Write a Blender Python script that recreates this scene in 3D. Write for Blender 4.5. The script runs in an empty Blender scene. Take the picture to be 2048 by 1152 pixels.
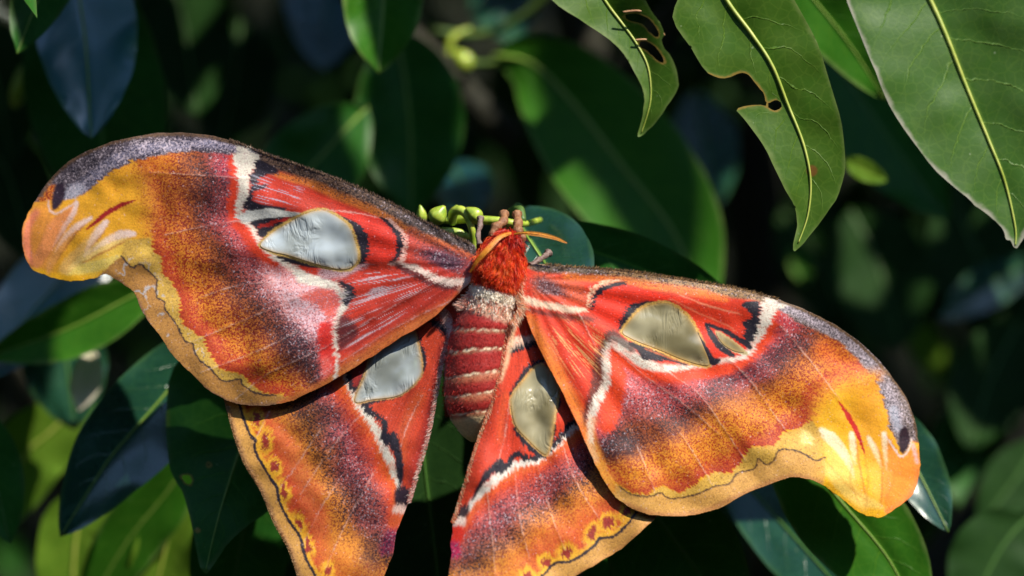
import bpy, math, random
import numpy as np
from mathutils import Vector

random.seed(7)
rng = np.random.default_rng(11)
SC = bpy.context.scene
COL = SC.collection

# ------------------------------------------------------------------ camera, sky, sun, exposure
S = 0.000132          # metres per photo pixel on the plane of the moth
D = 0.75              # camera distance from that plane
ZC = 1.25             # camera height above the ground
cam_d = bpy.data.cameras.new('camera')
cam_d.sensor_width = 36.0
cam_d.lens = 36.0 * D / (2048 * S)
cam_d.clip_start = 0.01
cam_d.clip_end = 500
cam_d.dof.use_dof = True
cam_d.dof.focus_distance = D + 0.004
cam_d.dof.aperture_fstop = 4.4
cam = bpy.data.objects.new('camera', cam_d)
cam.location = (0, -D, ZC)
cam.rotation_euler = (math.radians(90), 0, 0)
COL.objects.link(cam)
SC.camera = cam

SUN = Vector((0.50, -0.44, 0.74)).normalized()          # direction towards the sun
world = bpy.data.worlds.new('World')
SC.world = world
world.use_nodes = True
wn = world.node_tree.nodes
wl = world.node_tree.links
sky = wn.new('ShaderNodeTexSky')
sky.sky_type = 'NISHITA'
sky.sun_disc = False
sky.dust_density = 0.2
sky.ozone_density = 3.0
sky.sun_elevation = math.asin(SUN.z)
sky.sun_rotation = math.atan2(SUN.x, SUN.y)
wl.new(sky.outputs[0], wn['Background'].inputs['Color'])
wn['Background'].inputs['Strength'].default_value = 0.15
sd = bpy.data.lights.new('sun', 'SUN')
sd.energy = 4.5
sd.angle = math.radians(0.55)
sd.color = (1.0, 0.93, 0.81)
so = bpy.data.objects.new('sun', sd)
so.rotation_euler = (-SUN).to_track_quat('-Z', 'Y').to_euler()
so.location = (2, -2, 4)
COL.objects.link(so)
SC.view_settings.view_transform = 'Standard'
SC.view_settings.look = 'None'
SC.view_settings.gamma = 1
SC.view_settings.use_curve_mapping = False
SC.view_settings.exposure = 0.64
SC.cycles.use_denoising = True
SC.cycles.max_bounces = 6
SC.cycles.sample_clamp_indirect = 4.0

# ------------------------------------------------------------------ helpers
def P(px, py, d):
    """photo pixel + depth in metres behind the moth plane -> world"""
    k = S * (D + d) / D
    return ((px - 1024) * k, d, ZC + (576 - py) * k)

def Pn(px, py, d):
    px = np.asarray(px, float); py = np.asarray(py, float); d = np.asarray(d, float) + 0 * px
    k = S * (D + d) / D
    return np.stack([(px - 1024) * k, d, ZC + (576 - py) * k], -1)

def lin(c):
    c = np.asarray(c, float) / 255.0
    return np.where(c <= 0.04045, c / 12.92, ((c + 0.055) / 1.055) ** 2.4)

def crom(pts, closed=False, n=5):
    p = np.asarray(pts, float)
    m = len(p)
    out = []
    for i in range(m if closed else m - 1):
        if closed:
            a, b, c, e = p[(i - 1) % m], p[i], p[(i + 1) % m], p[(i + 2) % m]
        else:
            a, b, c, e = p[max(i - 1, 0)], p[i], p[i + 1], p[min(i + 2, m - 1)]
        for k in range(n):
            t = k / n
            out.append(0.5 * (2 * b + (c - a) * t + (2 * a - 5 * b + 4 * c - e) * t * t + (3 * b - a - 3 * c + e) * t ** 3))
    if not closed:
        out.append(p[-1])
    return np.array(out)

def hash2(ix, iy, seed):
    h = (ix.astype(np.int64) * 374761393 + iy.astype(np.int64) * 668265263 + seed * 974634777) & 0x7fffffff
    h = ((h ^ (h >> 13)) * 1274126177) & 0x7fffffff
    return ((h ^ (h >> 16)) & 0xffff) / 65535.0

def vnoise(x, y, seed=0):
    ix = np.floor(x); iy = np.floor(y)
    fx = x - ix; fy = y - iy
    fx = fx * fx * (3 - 2 * fx); fy = fy * fy * (3 - 2 * fy)
    a = hash2(ix, iy, seed); b = hash2(ix + 1, iy, seed)
    c = hash2(ix, iy + 1, seed); d = hash2(ix + 1, iy + 1, seed)
    return (a * (1 - fx) + b * fx) * (1 - fy) + (c * (1 - fx) + d * fx) * fy

def fbm(x, y, seed=0, o=3):
    v = 0; a = 0.5; t = 0
    for k in range(o):
        v = v + a * vnoise(x, y, seed + k * 17); t += a
        x = x * 2.03; y = y * 2.03; a *= 0.5
    return v / t

def sstep(a, b, x):
    t = np.clip((x - a) / (b - a + 1e-9), 0, 1)
    return t * t * (3 - 2 * t)

def inpoly(Q, poly):
    x, y = Q[:, 0], Q[:, 1]
    r = np.zeros(len(Q), bool)
    a = poly; b = np.roll(poly, -1, 0)
    for (x0, y0), (x1, y1) in zip(a, b):
        if y0 == y1:
            continue
        c = ((y0 > y) != (y1 > y)) & (x < (x1 - x0) * (y - y0) / (y1 - y0) + x0)
        r ^= c
    return r

def pldist(Q, pl, want=False):
    best = np.full(len(Q), 1e18); arg = np.zeros(len(Q)); near = np.zeros_like(Q)
    for i in range(len(pl) - 1):
        a = pl[i]; ab = pl[i + 1] - a
        L = ab @ ab + 1e-12
        t = np.clip(((Q - a) @ ab) / L, 0, 1)
        n = a + t[:, None] * ab
        d = ((Q - n) ** 2).sum(1)
        m = d < best
        best[m] = d[m]; arg[m] = i + t[m]
        if want:
            near[m] = n[m]
    return (np.sqrt(best), arg, near) if want else (np.sqrt(best), arg)

def closed(p):
    return np.vstack([p, p[:1]])

def ragged(ol, amp, seed):
    t = np.arange(len(ol)) * 0.7
    return ol + np.stack([fbm(t, t * 0 + 3.3, seed, 3) - .5, fbm(t, t * 0 + 8.1, seed + 3, 3) - .5], -1) * amp

def grid_in_outline(outline, h, holes=()):
    """grid of points filling an outline, rim points snapped on to it; returns pts, quads"""
    lo = outline.min(0) - h; hi = outline.max(0) + h
    nx = int((hi[0] - lo[0]) / h) + 2; ny = int((hi[1] - lo[1]) / h) + 2
    gx, gy = np.meshgrid(lo[0] + np.arange(nx) * h, lo[1] + np.arange(ny) * h)
    Q = np.stack([gx.ravel(), gy.ravel()], -1)
    ins = inpoly(Q, outline)
    for ho in holes:
        ins &= ~inpoly(Q, ho)
    I = ins.reshape(ny, nx)
    cell = I[:-1, :-1] | I[1:, :-1] | I[:-1, 1:] | I[1:, 1:]
    jy, jx = np.nonzero(cell)
    k = jy * nx + jx
    quads = np.stack([k, k + 1, k + nx + 1, k + nx], -1)
    used = np.unique(quads)
    remap = -np.ones(nx * ny, int); remap[used] = np.arange(len(used))
    V = Q[used]; I2 = ins[used]
    out = ~I2
    if out.any():
        rims = [closed(outline)] + [closed(h_) for h_ in holes]
        best = None
        for r in rims:
            d, _, n = pldist(V[out], r, True)
            if best is None:
                best, bn = d, n
            else:
                m = d < best
                best[m] = d[m]; bn[m] = n[m]
        V[out] = bn
    return V, remap[quads]

def mesh_obj(name, verts, faces, mat, parent=None, smooth=True, attrs=None):
    me = bpy.data.meshes.new(name)
    verts = np.asarray(verts, np.float32)
    if isinstance(faces, np.ndarray):
        n = faces.shape[1]
        me.vertices.add(len(verts)); me.vertices.foreach_set('co', verts.ravel())
        me.loops.add(faces.size); me.loops.foreach_set('vertex_index', faces.astype(np.int32).ravel())
        me.polygons.add(len(faces))
        me.polygons.foreach_set('loop_start', np.arange(0, faces.size, n, dtype=np.int32))
        me.polygons.foreach_set('loop_total', np.full(len(faces), n, np.int32))
        me.update(calc_edges=True); me.validate()
    else:
        me.from_pydata([tuple(map(float, v)) for v in verts], [], [tuple(f) for f in faces])
    if smooth:
        me.polygons.foreach_set('use_smooth', np.ones(len(me.polygons), bool))
    for k, v in (attrs or {}).items():
        v = np.asarray(v, np.float32)
        if v.ndim == 1:
            a = me.attributes.new(k, 'FLOAT', 'POINT'); a.data.foreach_set('value', v)
        elif v.shape[1] == 3:
            a = me.attributes.new(k, 'FLOAT_VECTOR', 'POINT'); a.data.foreach_set('vector', v.ravel())
        else:
            a = me.attributes.new(k, 'FLOAT_COLOR', 'POINT'); a.data.foreach_set('color', v.ravel())
    me.materials.append(mat)
    o = bpy.data.objects.new(name, me)
    COL.objects.link(o)
    if parent is not None:
        o.parent = parent
        if parent.parent is None: o.matrix_parent_inverse = parent.matrix_basis.inverted()   # every mesh keeps world coordinates
    return o

def thing(name, loc, label, cat):
    o = bpy.data.objects.new(name, None)
    o.location = loc
    o.empty_display_size = 0.02
    COL.objects.link(o)
    o['label'] = label; o['category'] = cat
    return o

def tube(pts, radii, sides=8, squash=None):
    """tapered tube through 3D points; returns verts, faces(list)"""
    p = np.asarray(pts, float)
    n = len(p)
    r = np.broadcast_to(np.asarray(radii, float), (n,)) if np.ndim(radii) else np.full(n, radii)
    tan = np.gradient(p, axis=0)
    tan /= np.linalg.norm(tan, axis=1)[:, None] + 1e-12
    ref = np.array([0.0, -1.0, 0.0])
    V = []; F = []
    for i in range(n):
        a = np.cross(tan[i], ref)
        if np.linalg.norm(a) < 1e-3:
            a = np.cross(tan[i], [1, 0, 0])
        a /= np.linalg.norm(a); b = np.cross(a, tan[i])
        for k in range(sides):
            t = 2 * math.pi * k / sides
            V.append(p[i] + r[i] * (math.cos(t) * a + math.sin(t) * b * (squash or 1)))
    for i in range(n - 1):
        for k in range(sides):
            k2 = (k + 1) % sides
            F.append((i * sides + k, i * sides + k2, (i + 1) * sides + k2, (i + 1) * sides + k))
    c0 = len(V); V.append(p[0]); V.append(p[-1])
    for k in range(sides):
        k2 = (k + 1) % sides
        F.append((c0, k2, k)); F.append((c0 + 1, (n - 1) * sides + k, (n - 1) * sides + k2))
    return V, F

# ------------------------------------------------------------------ materials
def newmat(name):
    m = bpy.data.materials.new(name); m.use_nodes = True
    nt = m.node_tree
    return m, nt, nt.nodes['Principled BSDF']

class NB:
    """small node-building helper"""
    def __init__(s, nt): s.nt = nt
    def n(s, t, **kw):
        x = s.nt.nodes.new(t)
        for k, v in kw.items(): setattr(x, k, v)
        return x
    def put(s, sock, v):
        if hasattr(v, 'is_output') or isinstance(v, bpy.types.NodeSocket): s.nt.links.new(v, sock)
        else: sock.default_value = v
    def math(s, op, a, b=0.0, c=0.0, clamp=False):
        x = s.n('ShaderNodeMath', operation=op, use_clamp=clamp)
        s.put(x.inputs[0], a); s.put(x.inputs[1], b); s.put(x.inputs[2], c)
        return x.outputs[0]
    def mix(s, f, a, b, blend='MIX'):
        x = s.n('ShaderNodeMix', data_type='RGBA', blend_type=blend)
        s.put(x.inputs[0], f); s.put(x.inputs[6], a); s.put(x.inputs[7], b)
        return x.outputs[2]
    def ramp(s, v, a, b, lo=0.0, hi=1.0):
        x = s.n('ShaderNodeMapRange', interpolation_type='SMOOTHSTEP')
        s.put(x.inputs[0], v); s.put(x.inputs[1], a); s.put(x.inputs[2], b); s.put(x.inputs[3], lo); s.put(x.inputs[4], hi)
        return x.outputs[0]
    def noise(s, vec, scale, detail=2.0, rough=0.5):
        x = s.n('ShaderNodeTexNoise')
        if vec is not None: s.nt.links.new(vec, x.inputs['Vector'])
        x.inputs['Scale'].default_value = scale; x.inputs['Detail'].default_value = detail; x.inputs['Roughness'].default_value = rough
        return x
    def attr(s, name):
        return s.n('ShaderNodeAttribute', attribute_name=name)

def c4(rgb, k=1.0):
    l = lin(rgb) * k
    return (float(l[0]), float(l[1]), float(l[2]), 1.0)

def wing_material():
    m, nt, bs = newmat('wing_scales')
    b = NB(nt)
    co = b.n('ShaderNodeTexCoord').outputs['Object']
    a1 = b.attr('ca'); a2 = b.attr('cb')
    vor = b.n('ShaderNodeTexVoronoi'); nt.links.new(co, vor.inputs['Vector']); vor.inputs['Scale'].default_value = 2700
    sep = b.n('ShaderNodeSeparateColor'); nt.links.new(vor.outputs['Color'], sep.inputs[0])
    nz = b.noise(co, 1950, 3.0, 0.6)
    # blend of clumps and single scales, stretched to fill 0..1
    cl = b.math('MULTIPLY_ADD', nz.outputs['Fac'], 2.1, -0.55)
    u = b.math('ADD', b.math('MULTIPLY', cl, 0.62), b.math('MULTIPLY', sep.outputs[0], 0.38))
    f1 = a1.outputs['Alpha']
    m1 = b.ramp(b.math('SUBTRACT', f1, u), -0.22, 0.22)
    col = b.mix(m1, a1.outputs['Color'], a2.outputs['Color'])
    nz2 = b.noise(co, 1500, 1.0)
    u2 = b.math('ADD', b.math('MULTIPLY', b.math('MULTIPLY_ADD', nz2.outputs['Fac'], 2.1, -0.55), 0.5), b.math('MULTIPLY', sep.outputs[1], 0.5))
    m2 = b.math('MULTIPLY', b.ramp(b.math('SUBTRACT', a2.outputs['Alpha'], u2), -0.24, 0.24), 0.62)
    col = b.mix(m2, col, c4((220, 202, 214)))
    # single scale brightness
    val = b.math('MULTIPLY_ADD', sep.outputs[2], 0.22, 0.89)
    cc = b.n('ShaderNodeCombineColor'); [b.put(cc.inputs[i], val) for i in range(3)]
    col = b.mix(1.0, col, cc.outputs[0], 'MULTIPLY')
    nt.links.new(col, bs.inputs['Base Color'])
    bs.inputs['Roughness'].default_value = 0.62
    bs.inputs['Specular IOR Level'].default_value = 0.35
    bs.inputs['Sheen Weight'].default_value = 0.08
    bs.inputs['Sheen Roughness'].default_value = 0.4
    bp = b.n('ShaderNodeBump'); bp.inputs['Strength'].default_value = 0.35; bp.inputs['Distance'].default_value = 0.0002
    nt.links.new(b.math('ADD', nz.outputs['Fac'], b.math('MULTIPLY', sep.outputs[1], 0.3)), bp.inputs['Height'])
    nt.links.new(bp.outputs[0], bs.inputs['Normal'])
    return m

def pane_material(name, c_a, c_b, rough):
    m, nt, bs = newmat(name)
    b = NB(nt)
    co = b.n('ShaderNodeTexCoord').outputs['Object']
    nz = b.noise(co, 80, 3.0, 0.5)
    col = b.mix(b.ramp(nz.outputs['Fac'], 0.36, 0.66), c4(c_a), c4(c_b))
    col = b.mix(b.math('MULTIPLY', b.attr('rim').outputs['Fac'], 0.7, 0.0, True), col, c4((206, 164, 92)))
    nt.links.new(col, bs.inputs['Base Color'])
    bs.inputs['Roughness'].default_value = rough
    bs.inputs['IOR'].default_value = 1.6
    bs.inputs['Coat Weight'].default_value = 0.6
    bs.inputs['Coat Roughness'].default_value = 0.1
    mp = b.n('ShaderNodeMapping'); nt.links.new(co, mp.inputs['Vector'])
    mp.inputs['Rotation'].default_value = (0, 0.7, 0); mp.inputs['Scale'].default_value = (1.0, 1.0, 0.4)
    n2 = b.noise(mp.outputs[0], 210, 3.0, 0.55)
    n2.inputs['Distortion'].default_value = 1.2
    n3 = b.noise(co, 110, 1.0)
    rdg = b.math('MULTIPLY', b.math('ABSOLUTE', b.math('SUBTRACT', n2.outputs['Fac'], 0.5)), b.ramp(n3.outputs['Fac'], 0.42, 0.62))
    bp = b.n('ShaderNodeBump'); bp.inputs['Strength'].default_value = 0.55; bp.inputs['Distance'].default_value = 0.003
    nt.links.new(rdg, bp.inputs['Height']); nt.links.new(bp.outputs[0], bs.inputs['Normal'])
    tr = b.n('ShaderNodeBsdfTransparent'); mx = b.n('ShaderNodeMixShader'); mx.inputs[0].default_value = 0.22
    nt.links.new(bs.outputs[0], mx.inputs[1]); nt.links.new(tr.outputs[0], mx.inputs[2])
    nt.links.new(mx.outputs[0], nt.nodes['Material Output'].inputs['Surface'])
    return m

def hair_material(name, rough=0.5):
    m, nt, bs = newmat(name)
    b = NB(nt)
    a = b.attr('ca')
    nt.links.new(a.outputs['Color'], bs.inputs['Base Color'])
    bs.inputs['Roughness'].default_value = rough
    bs.inputs['Specular IOR Level'].default_value = 0.3
    tr = b.n('ShaderNodeBsdfTranslucent'); nt.links.new(a.outputs['Color'], tr.inputs['Color'])
    mx = b.n('ShaderNodeMixShader'); mx.inputs[0].default_value = 0.3
    nt.links.new(bs.outputs[0], mx.inputs[1]); nt.links.new(tr.outputs[0], mx.inputs[2])
    nt.links.new(mx.outputs[0], nt.nodes['Material Output'].inputs['Surface'])
    return m

def body_material():
    m, nt, bs = newmat('body_fuzz')
    b = NB(nt)
    co = b.n('ShaderNodeTexCoord').outputs['Object']
    a = b.attr('ca')
    nz = b.noise(co, 1400, 3.0, 0.65)
    v = b.math('MULTIPLY_ADD', nz.outputs['Fac'], 0.9, 0.55)
    cc = b.n('ShaderNodeCombineColor'); [b.put(cc.inputs[i], v) for i in range(3)]
    nt.links.new(b.mix(1.0, a.outputs['Color'], cc.outputs[0], 'MULTIPLY'), bs.inputs['Base Color'])
    bs.inputs['Roughness'].default_value = 0.6
    bs.inputs['Sheen Weight'].default_value = 0.2
    bp = b.n('ShaderNodeBump'); bp.inputs['Strength'].default_value = 0.6; bp.inputs['Distance'].default_value = 0.0003
    nt.links.new(nz.outputs['Fac'], bp.inputs['Height']); nt.links.new(bp.outputs[0], bs.inputs['Normal'])
    return m

def leaf_material(name, base, light, vein, rough=0.36, margin=None, spots=0.0, trans=0.18, spec=0.14, coat=0.0):
    """leaf blade: mottled green, side veins from the blade's own coordinates, paler margin, brown spots"""
    m, nt, bs = newmat(name)
    b = NB(nt)
    co = b.n('ShaderNodeTexCoord').outputs['Object']
    at = b.attr('leafuv')
    sp = b.n('ShaderNodeSeparateXYZ'); nt.links.new(at.outputs['Vector'], sp.inputs[0])
    u, v, e = sp.outputs
    av = b.math('ABSOLUTE', v)
    nz = b.noise(co, 130, 4.0, 0.6)
    nf = b.noise(co, 900, 2.0, 0.5)
    col = b.mix(b.ramp(nz.outputs['Fac'], 0.30, 0.75), base, light)
    net = b.n('ShaderNodeTexVoronoi', feature='DISTANCE_TO_EDGE'); nt.links.new(co, net.inputs['Vector']); net.inputs['Scale'].default_value = 330
    col = b.mix(b.math('MULTIPLY', b.ramp(net.outputs['Distance'], 0.10, 0.0), 0.10), col, vein)
    # side veins curve towards the tip
    w = b.math('ADD', b.math('MULTIPLY', u, 9.0), b.math('MULTIPLY', b.math('POWER', av, 1.3), -1.6))
    w = b.math('ADD', w, b.math('MULTIPLY', b.math('SUBTRACT', nz.outputs['Fac'], 0.5), 0.5))
    w = b.math('ADD', w, b.math('MULTIPLY', b.math('SIGN', v), 0.21))
    fr = b.math('ABSOLUTE', b.math('SUBTRACT', b.math('FRACT', w), 0.5))
    vm = b.math('MULTIPLY', b.ramp(fr, 0.035, 0.0), b.ramp(av, 0.95, 0.4))
    col = b.mix(b.math('MULTIPLY', vm, 0.35), col, vein)
    col = b.mix(b.math('MULTIPLY', b.ramp(av, 0.07, 0.0), 0.6), col, vein)
    if margin is not None:
        col = b.mix(b.math('MULTIPLY', b.ramp(b.math('ADD', e, b.math('MULTIPLY', b.math('SUBTRACT', nz.outputs['Fac'], 0.5), 0.004)), 0.0013, -0.0004), 0.7), col, margin)
    vo = b.n('ShaderNodeTexVoronoi'); nt.links.new(co, vo.inputs['Vector']); vo.inputs['Scale'].default_value = 75
    if spots > 0:
        sc = b.n('ShaderNodeSeparateColor'); nt.links.new(vo.outputs['Color'], sc.inputs[0])
        r = b.math('MULTIPLY', b.ramp(sc.outputs[0], 1 - spots, 1.0), 0.16)
        sm = b.ramp(b.math('SUBTRACT', vo.outputs['Distance'], r), 0.0, -0.06)
        col = b.mix(b.math('MULTIPLY', sm, 0.85), col, c4((120, 78, 40)))
    bt = b.attr('bitten').outputs['Fac']
    col = b.mix(b.ramp(b.math('ADD', bt, b.math('MULTIPLY', nf.outputs['Fac'], 0.5)), 0.75, 1.15), col, c4((142, 120, 56)))
    # fine dust flecks
    vd = b.n('ShaderNodeTexVoronoi'); nt.links.new(co, vd.inputs['Vector']); vd.inputs['Scale'].default_value = 420
    sd_ = b.n('ShaderNodeSeparateColor'); nt.links.new(vd.outputs['Color'], sd_.inputs[0])
    fl = b.math('MULTIPLY', b.ramp(vd.outputs['Distance'], 0.16, 0.08), b.ramp(sd_.outputs[0], 0.93, 0.97))
    col = b.mix(b.math('MULTIPLY', fl, 0.5), col, c4((150, 165, 130)))
    nt.links.new(col, bs.inputs['Base Color'])
    b.put(bs.inputs['Roughness'], b.math('MULTIPLY_ADD', nz.outputs['Fac'], 0.14, rough - 0.07))
    bs.inputs['Specular IOR Level'].default_value = spec
    bs.inputs['Coat Weight'].default_value = coat; bs.inputs['Coat Roughness'].default_value = 0.22; bs.inputs['Coat IOR'].default_value = 1.7
    bp = b.n('ShaderNodeBump'); bp.inputs['Strength'].default_value = 0.45; bp.inputs['Distance'].default_value = 0.0004
    hgt = b.math('ADD', b.math('MULTIPLY', vm, -0.6), b.math('ADD', b.math('MULTIPLY', nf.outputs['Fac'], 0.22), b.math('MULTIPLY', nz.outputs['Fac'], 0.10)))
    nt.links.new(hgt, bp.inputs['Height']); nt.links.new(bp.outputs[0], bs.inputs['Normal'])
    tr = b.n('ShaderNodeBsdfTranslucent')
    nt.links.new(b.mix(1.0, col, (1.0, 1.25, 0.35, 1), 'MULTIPLY'), tr.inputs['Color'])
    mx = b.n('ShaderNodeMixShader'); mx.inputs[0].default_value = trans
    nt.links.new(bs.outputs[0], mx.inputs[1]); nt.links.new(tr.outputs[0], mx.inputs[2])
    nt.links.new(mx.outputs[0], nt.nodes['Material Output'].inputs['Surface'])
    return m

def plain_material(name, a, bcol, scale, rough=0.5, bump=0.3, dist=0.0004, spec=0.5, sss=0.0):
    m, nt, bs = newmat(name)
    b = NB(nt)
    co = b.n('ShaderNodeTexCoord').outputs['Object']
    nz = b.noise(co, scale, 4.0, 0.6)
    nt.links.new(b.mix(b.ramp(nz.outputs['Fac'], 0.35, 0.65), a, bcol), bs.inputs['Base Color'])
    bs.inputs['Roughness'].default_value = rough
    bs.inputs['Specular IOR Level'].default_value = spec
    if sss:
        bs.inputs['Subsurface Weight'].default_value = sss
        bs.inputs['Subsurface Scale'].default_value = 0.001
    bp = b.n('ShaderNodeBump'); bp.inputs['Strength'].default_value = bump; bp.inputs['Distance'].default_value = dist
    nt.links.new(nz.outputs['Fac'], bp.inputs['Height']); nt.links.new(bp.outputs[0], bs.inputs['Normal'])
    return m

M_WING = wing_material()
M_PANE_L = pane_material('window_film_sky_pale', (206, 218, 224), (150, 156, 150), 0.24)  # same film as the olive one, sky reflection painted into its colour
M_PANE_R = pane_material('window_film_olive', (188, 180, 146), (128, 120, 88), 0.26)
M_HAIR = hair_material('fur_strands')
M_BODY = body_material()
VEIN = (0.16, 0.30, 0.03, 1)
LEAF = {
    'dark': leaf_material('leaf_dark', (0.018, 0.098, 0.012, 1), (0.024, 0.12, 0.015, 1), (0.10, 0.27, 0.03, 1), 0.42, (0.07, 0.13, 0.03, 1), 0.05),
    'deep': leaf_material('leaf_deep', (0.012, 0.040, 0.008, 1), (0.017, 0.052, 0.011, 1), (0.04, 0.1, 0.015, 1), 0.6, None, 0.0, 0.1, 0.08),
    'gloss': leaf_material('leaf_gloss', (0.012, 0.062, 0.036, 1), (0.017, 0.078, 0.044, 1), (0.06, 0.20, 0.05, 1), 0.27, (0.05, 0.13, 0.04, 1), 0.06, 0.08, 0.7, 0.4),  # teal base colour holds part of the sky's blue reflection
    'blue': leaf_material('leaf_sky_blue', (0.022, 0.125, 0.14, 1), (0.030, 0.14, 0.16, 1), (0.05, 0.17, 0.08, 1), 0.3, (0.05, 0.13, 0.05, 1), 0.0, 0.05, 0.9, 1.0),  # blue sky reflection painted into the base colour of green leaves
    'mid': leaf_material('leaf_mid', (0.032, 0.140, 0.009, 1), (0.042, 0.165, 0.012, 1), (0.16, 0.32, 0.03, 1), 0.40, (0.2, 0.3, 0.08, 1), 0.05, 0.25),
    'olive': leaf_material('leaf_olive', (0.046, 0.118, 0.009, 1), (0.060, 0.126, 0.012, 1), (0.2, 0.32, 0.04, 1), 0.46, (0.16, 0.22, 0.06, 1), 0.12, 0.2),
    'dusty': leaf_material('leaf_dusty', (0.044, 0.116, 0.016, 1), (0.058, 0.126, 0.026, 1), (0.2, 0.32, 0.05, 1), 0.46, (0.42, 0.38, 0.33, 1), 0.1, 0.15),  # margin colour: pinkish-white sun sheen painted along the edge
    'lime': leaf_material('leaf_lime', (0.12, 0.25, 0.02, 1), (0.17, 0.32, 0.03, 1), (0.4, 0.5, 0.06, 1), 0.4, None, 0.0, 0.4),
    'pale': leaf_material('leaf_highlight', (0.72, 0.66, 0.48, 1), (0.76, 0.68, 0.55, 1), (0.45, 0.5, 0.2, 1), 0.5, None, 0.0, 0.2),  # cream base colour stands in for a glint of sun
}
M_MIDRIB = plain_material('midrib_green', (0.17, 0.3, 0.035, 1), (0.24, 0.36, 0.06, 1), 300, 0.45)
M_MIDRIB_D = plain_material('midrib_dark', (0.05, 0.14, 0.02, 1), (0.075, 0.18, 0.03, 1), 300, 0.45)
M_MIDRIB_Y = plain_material('midrib_yellow', (0.3, 0.38, 0.05, 1), (0.42, 0.46, 0.09, 1), 300, 0.45)
M_TWIG = plain_material('twig_green', (0.06, 0.13, 0.02, 1), (0.1, 0.17, 0.03, 1), 200, 0.5)
M_BARK = plain_material('bark_brown', (0.014, 0.015, 0.007, 1), (0.03, 0.028, 0.014, 1), 120, 0.8, 0.8, 0.002)
M_BUD = plain_material('bud_lime', (0.24, 0.36, 0.03, 1), (0.46, 0.55, 0.08, 1), 420, 0.35, 0.2, 0.0003, 0.5, 0.25)
M_BRITTLE = plain_material('chewed_brown', (0.42, 0.2, 0.1, 1), (0.55, 0.32, 0.16, 1), 400, 0.6)
M_SOIL = plain_material('soil_dark', (0.007, 0.011, 0.004, 1), (0.016, 0.020, 0.008, 1), 14, 0.95, 0.8, 0.02)
M_LEG = plain_material('leg_brown', (0.20, 0.075, 0.03, 1), (0.34, 0.16, 0.07, 1), 900, 0.6, 0.8, 0.0006)
M_LEG_G = plain_material('leg_grey', (0.13, 0.075, 0.06, 1), (0.24, 0.16, 0.14, 1), 900, 0.6, 0.8, 0.0006)
M_ANT = plain_material('antenna_orange', (0.62, 0.2, 0.012, 1), (0.78, 0.32, 0.03, 1), 900, 0.5)

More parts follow.
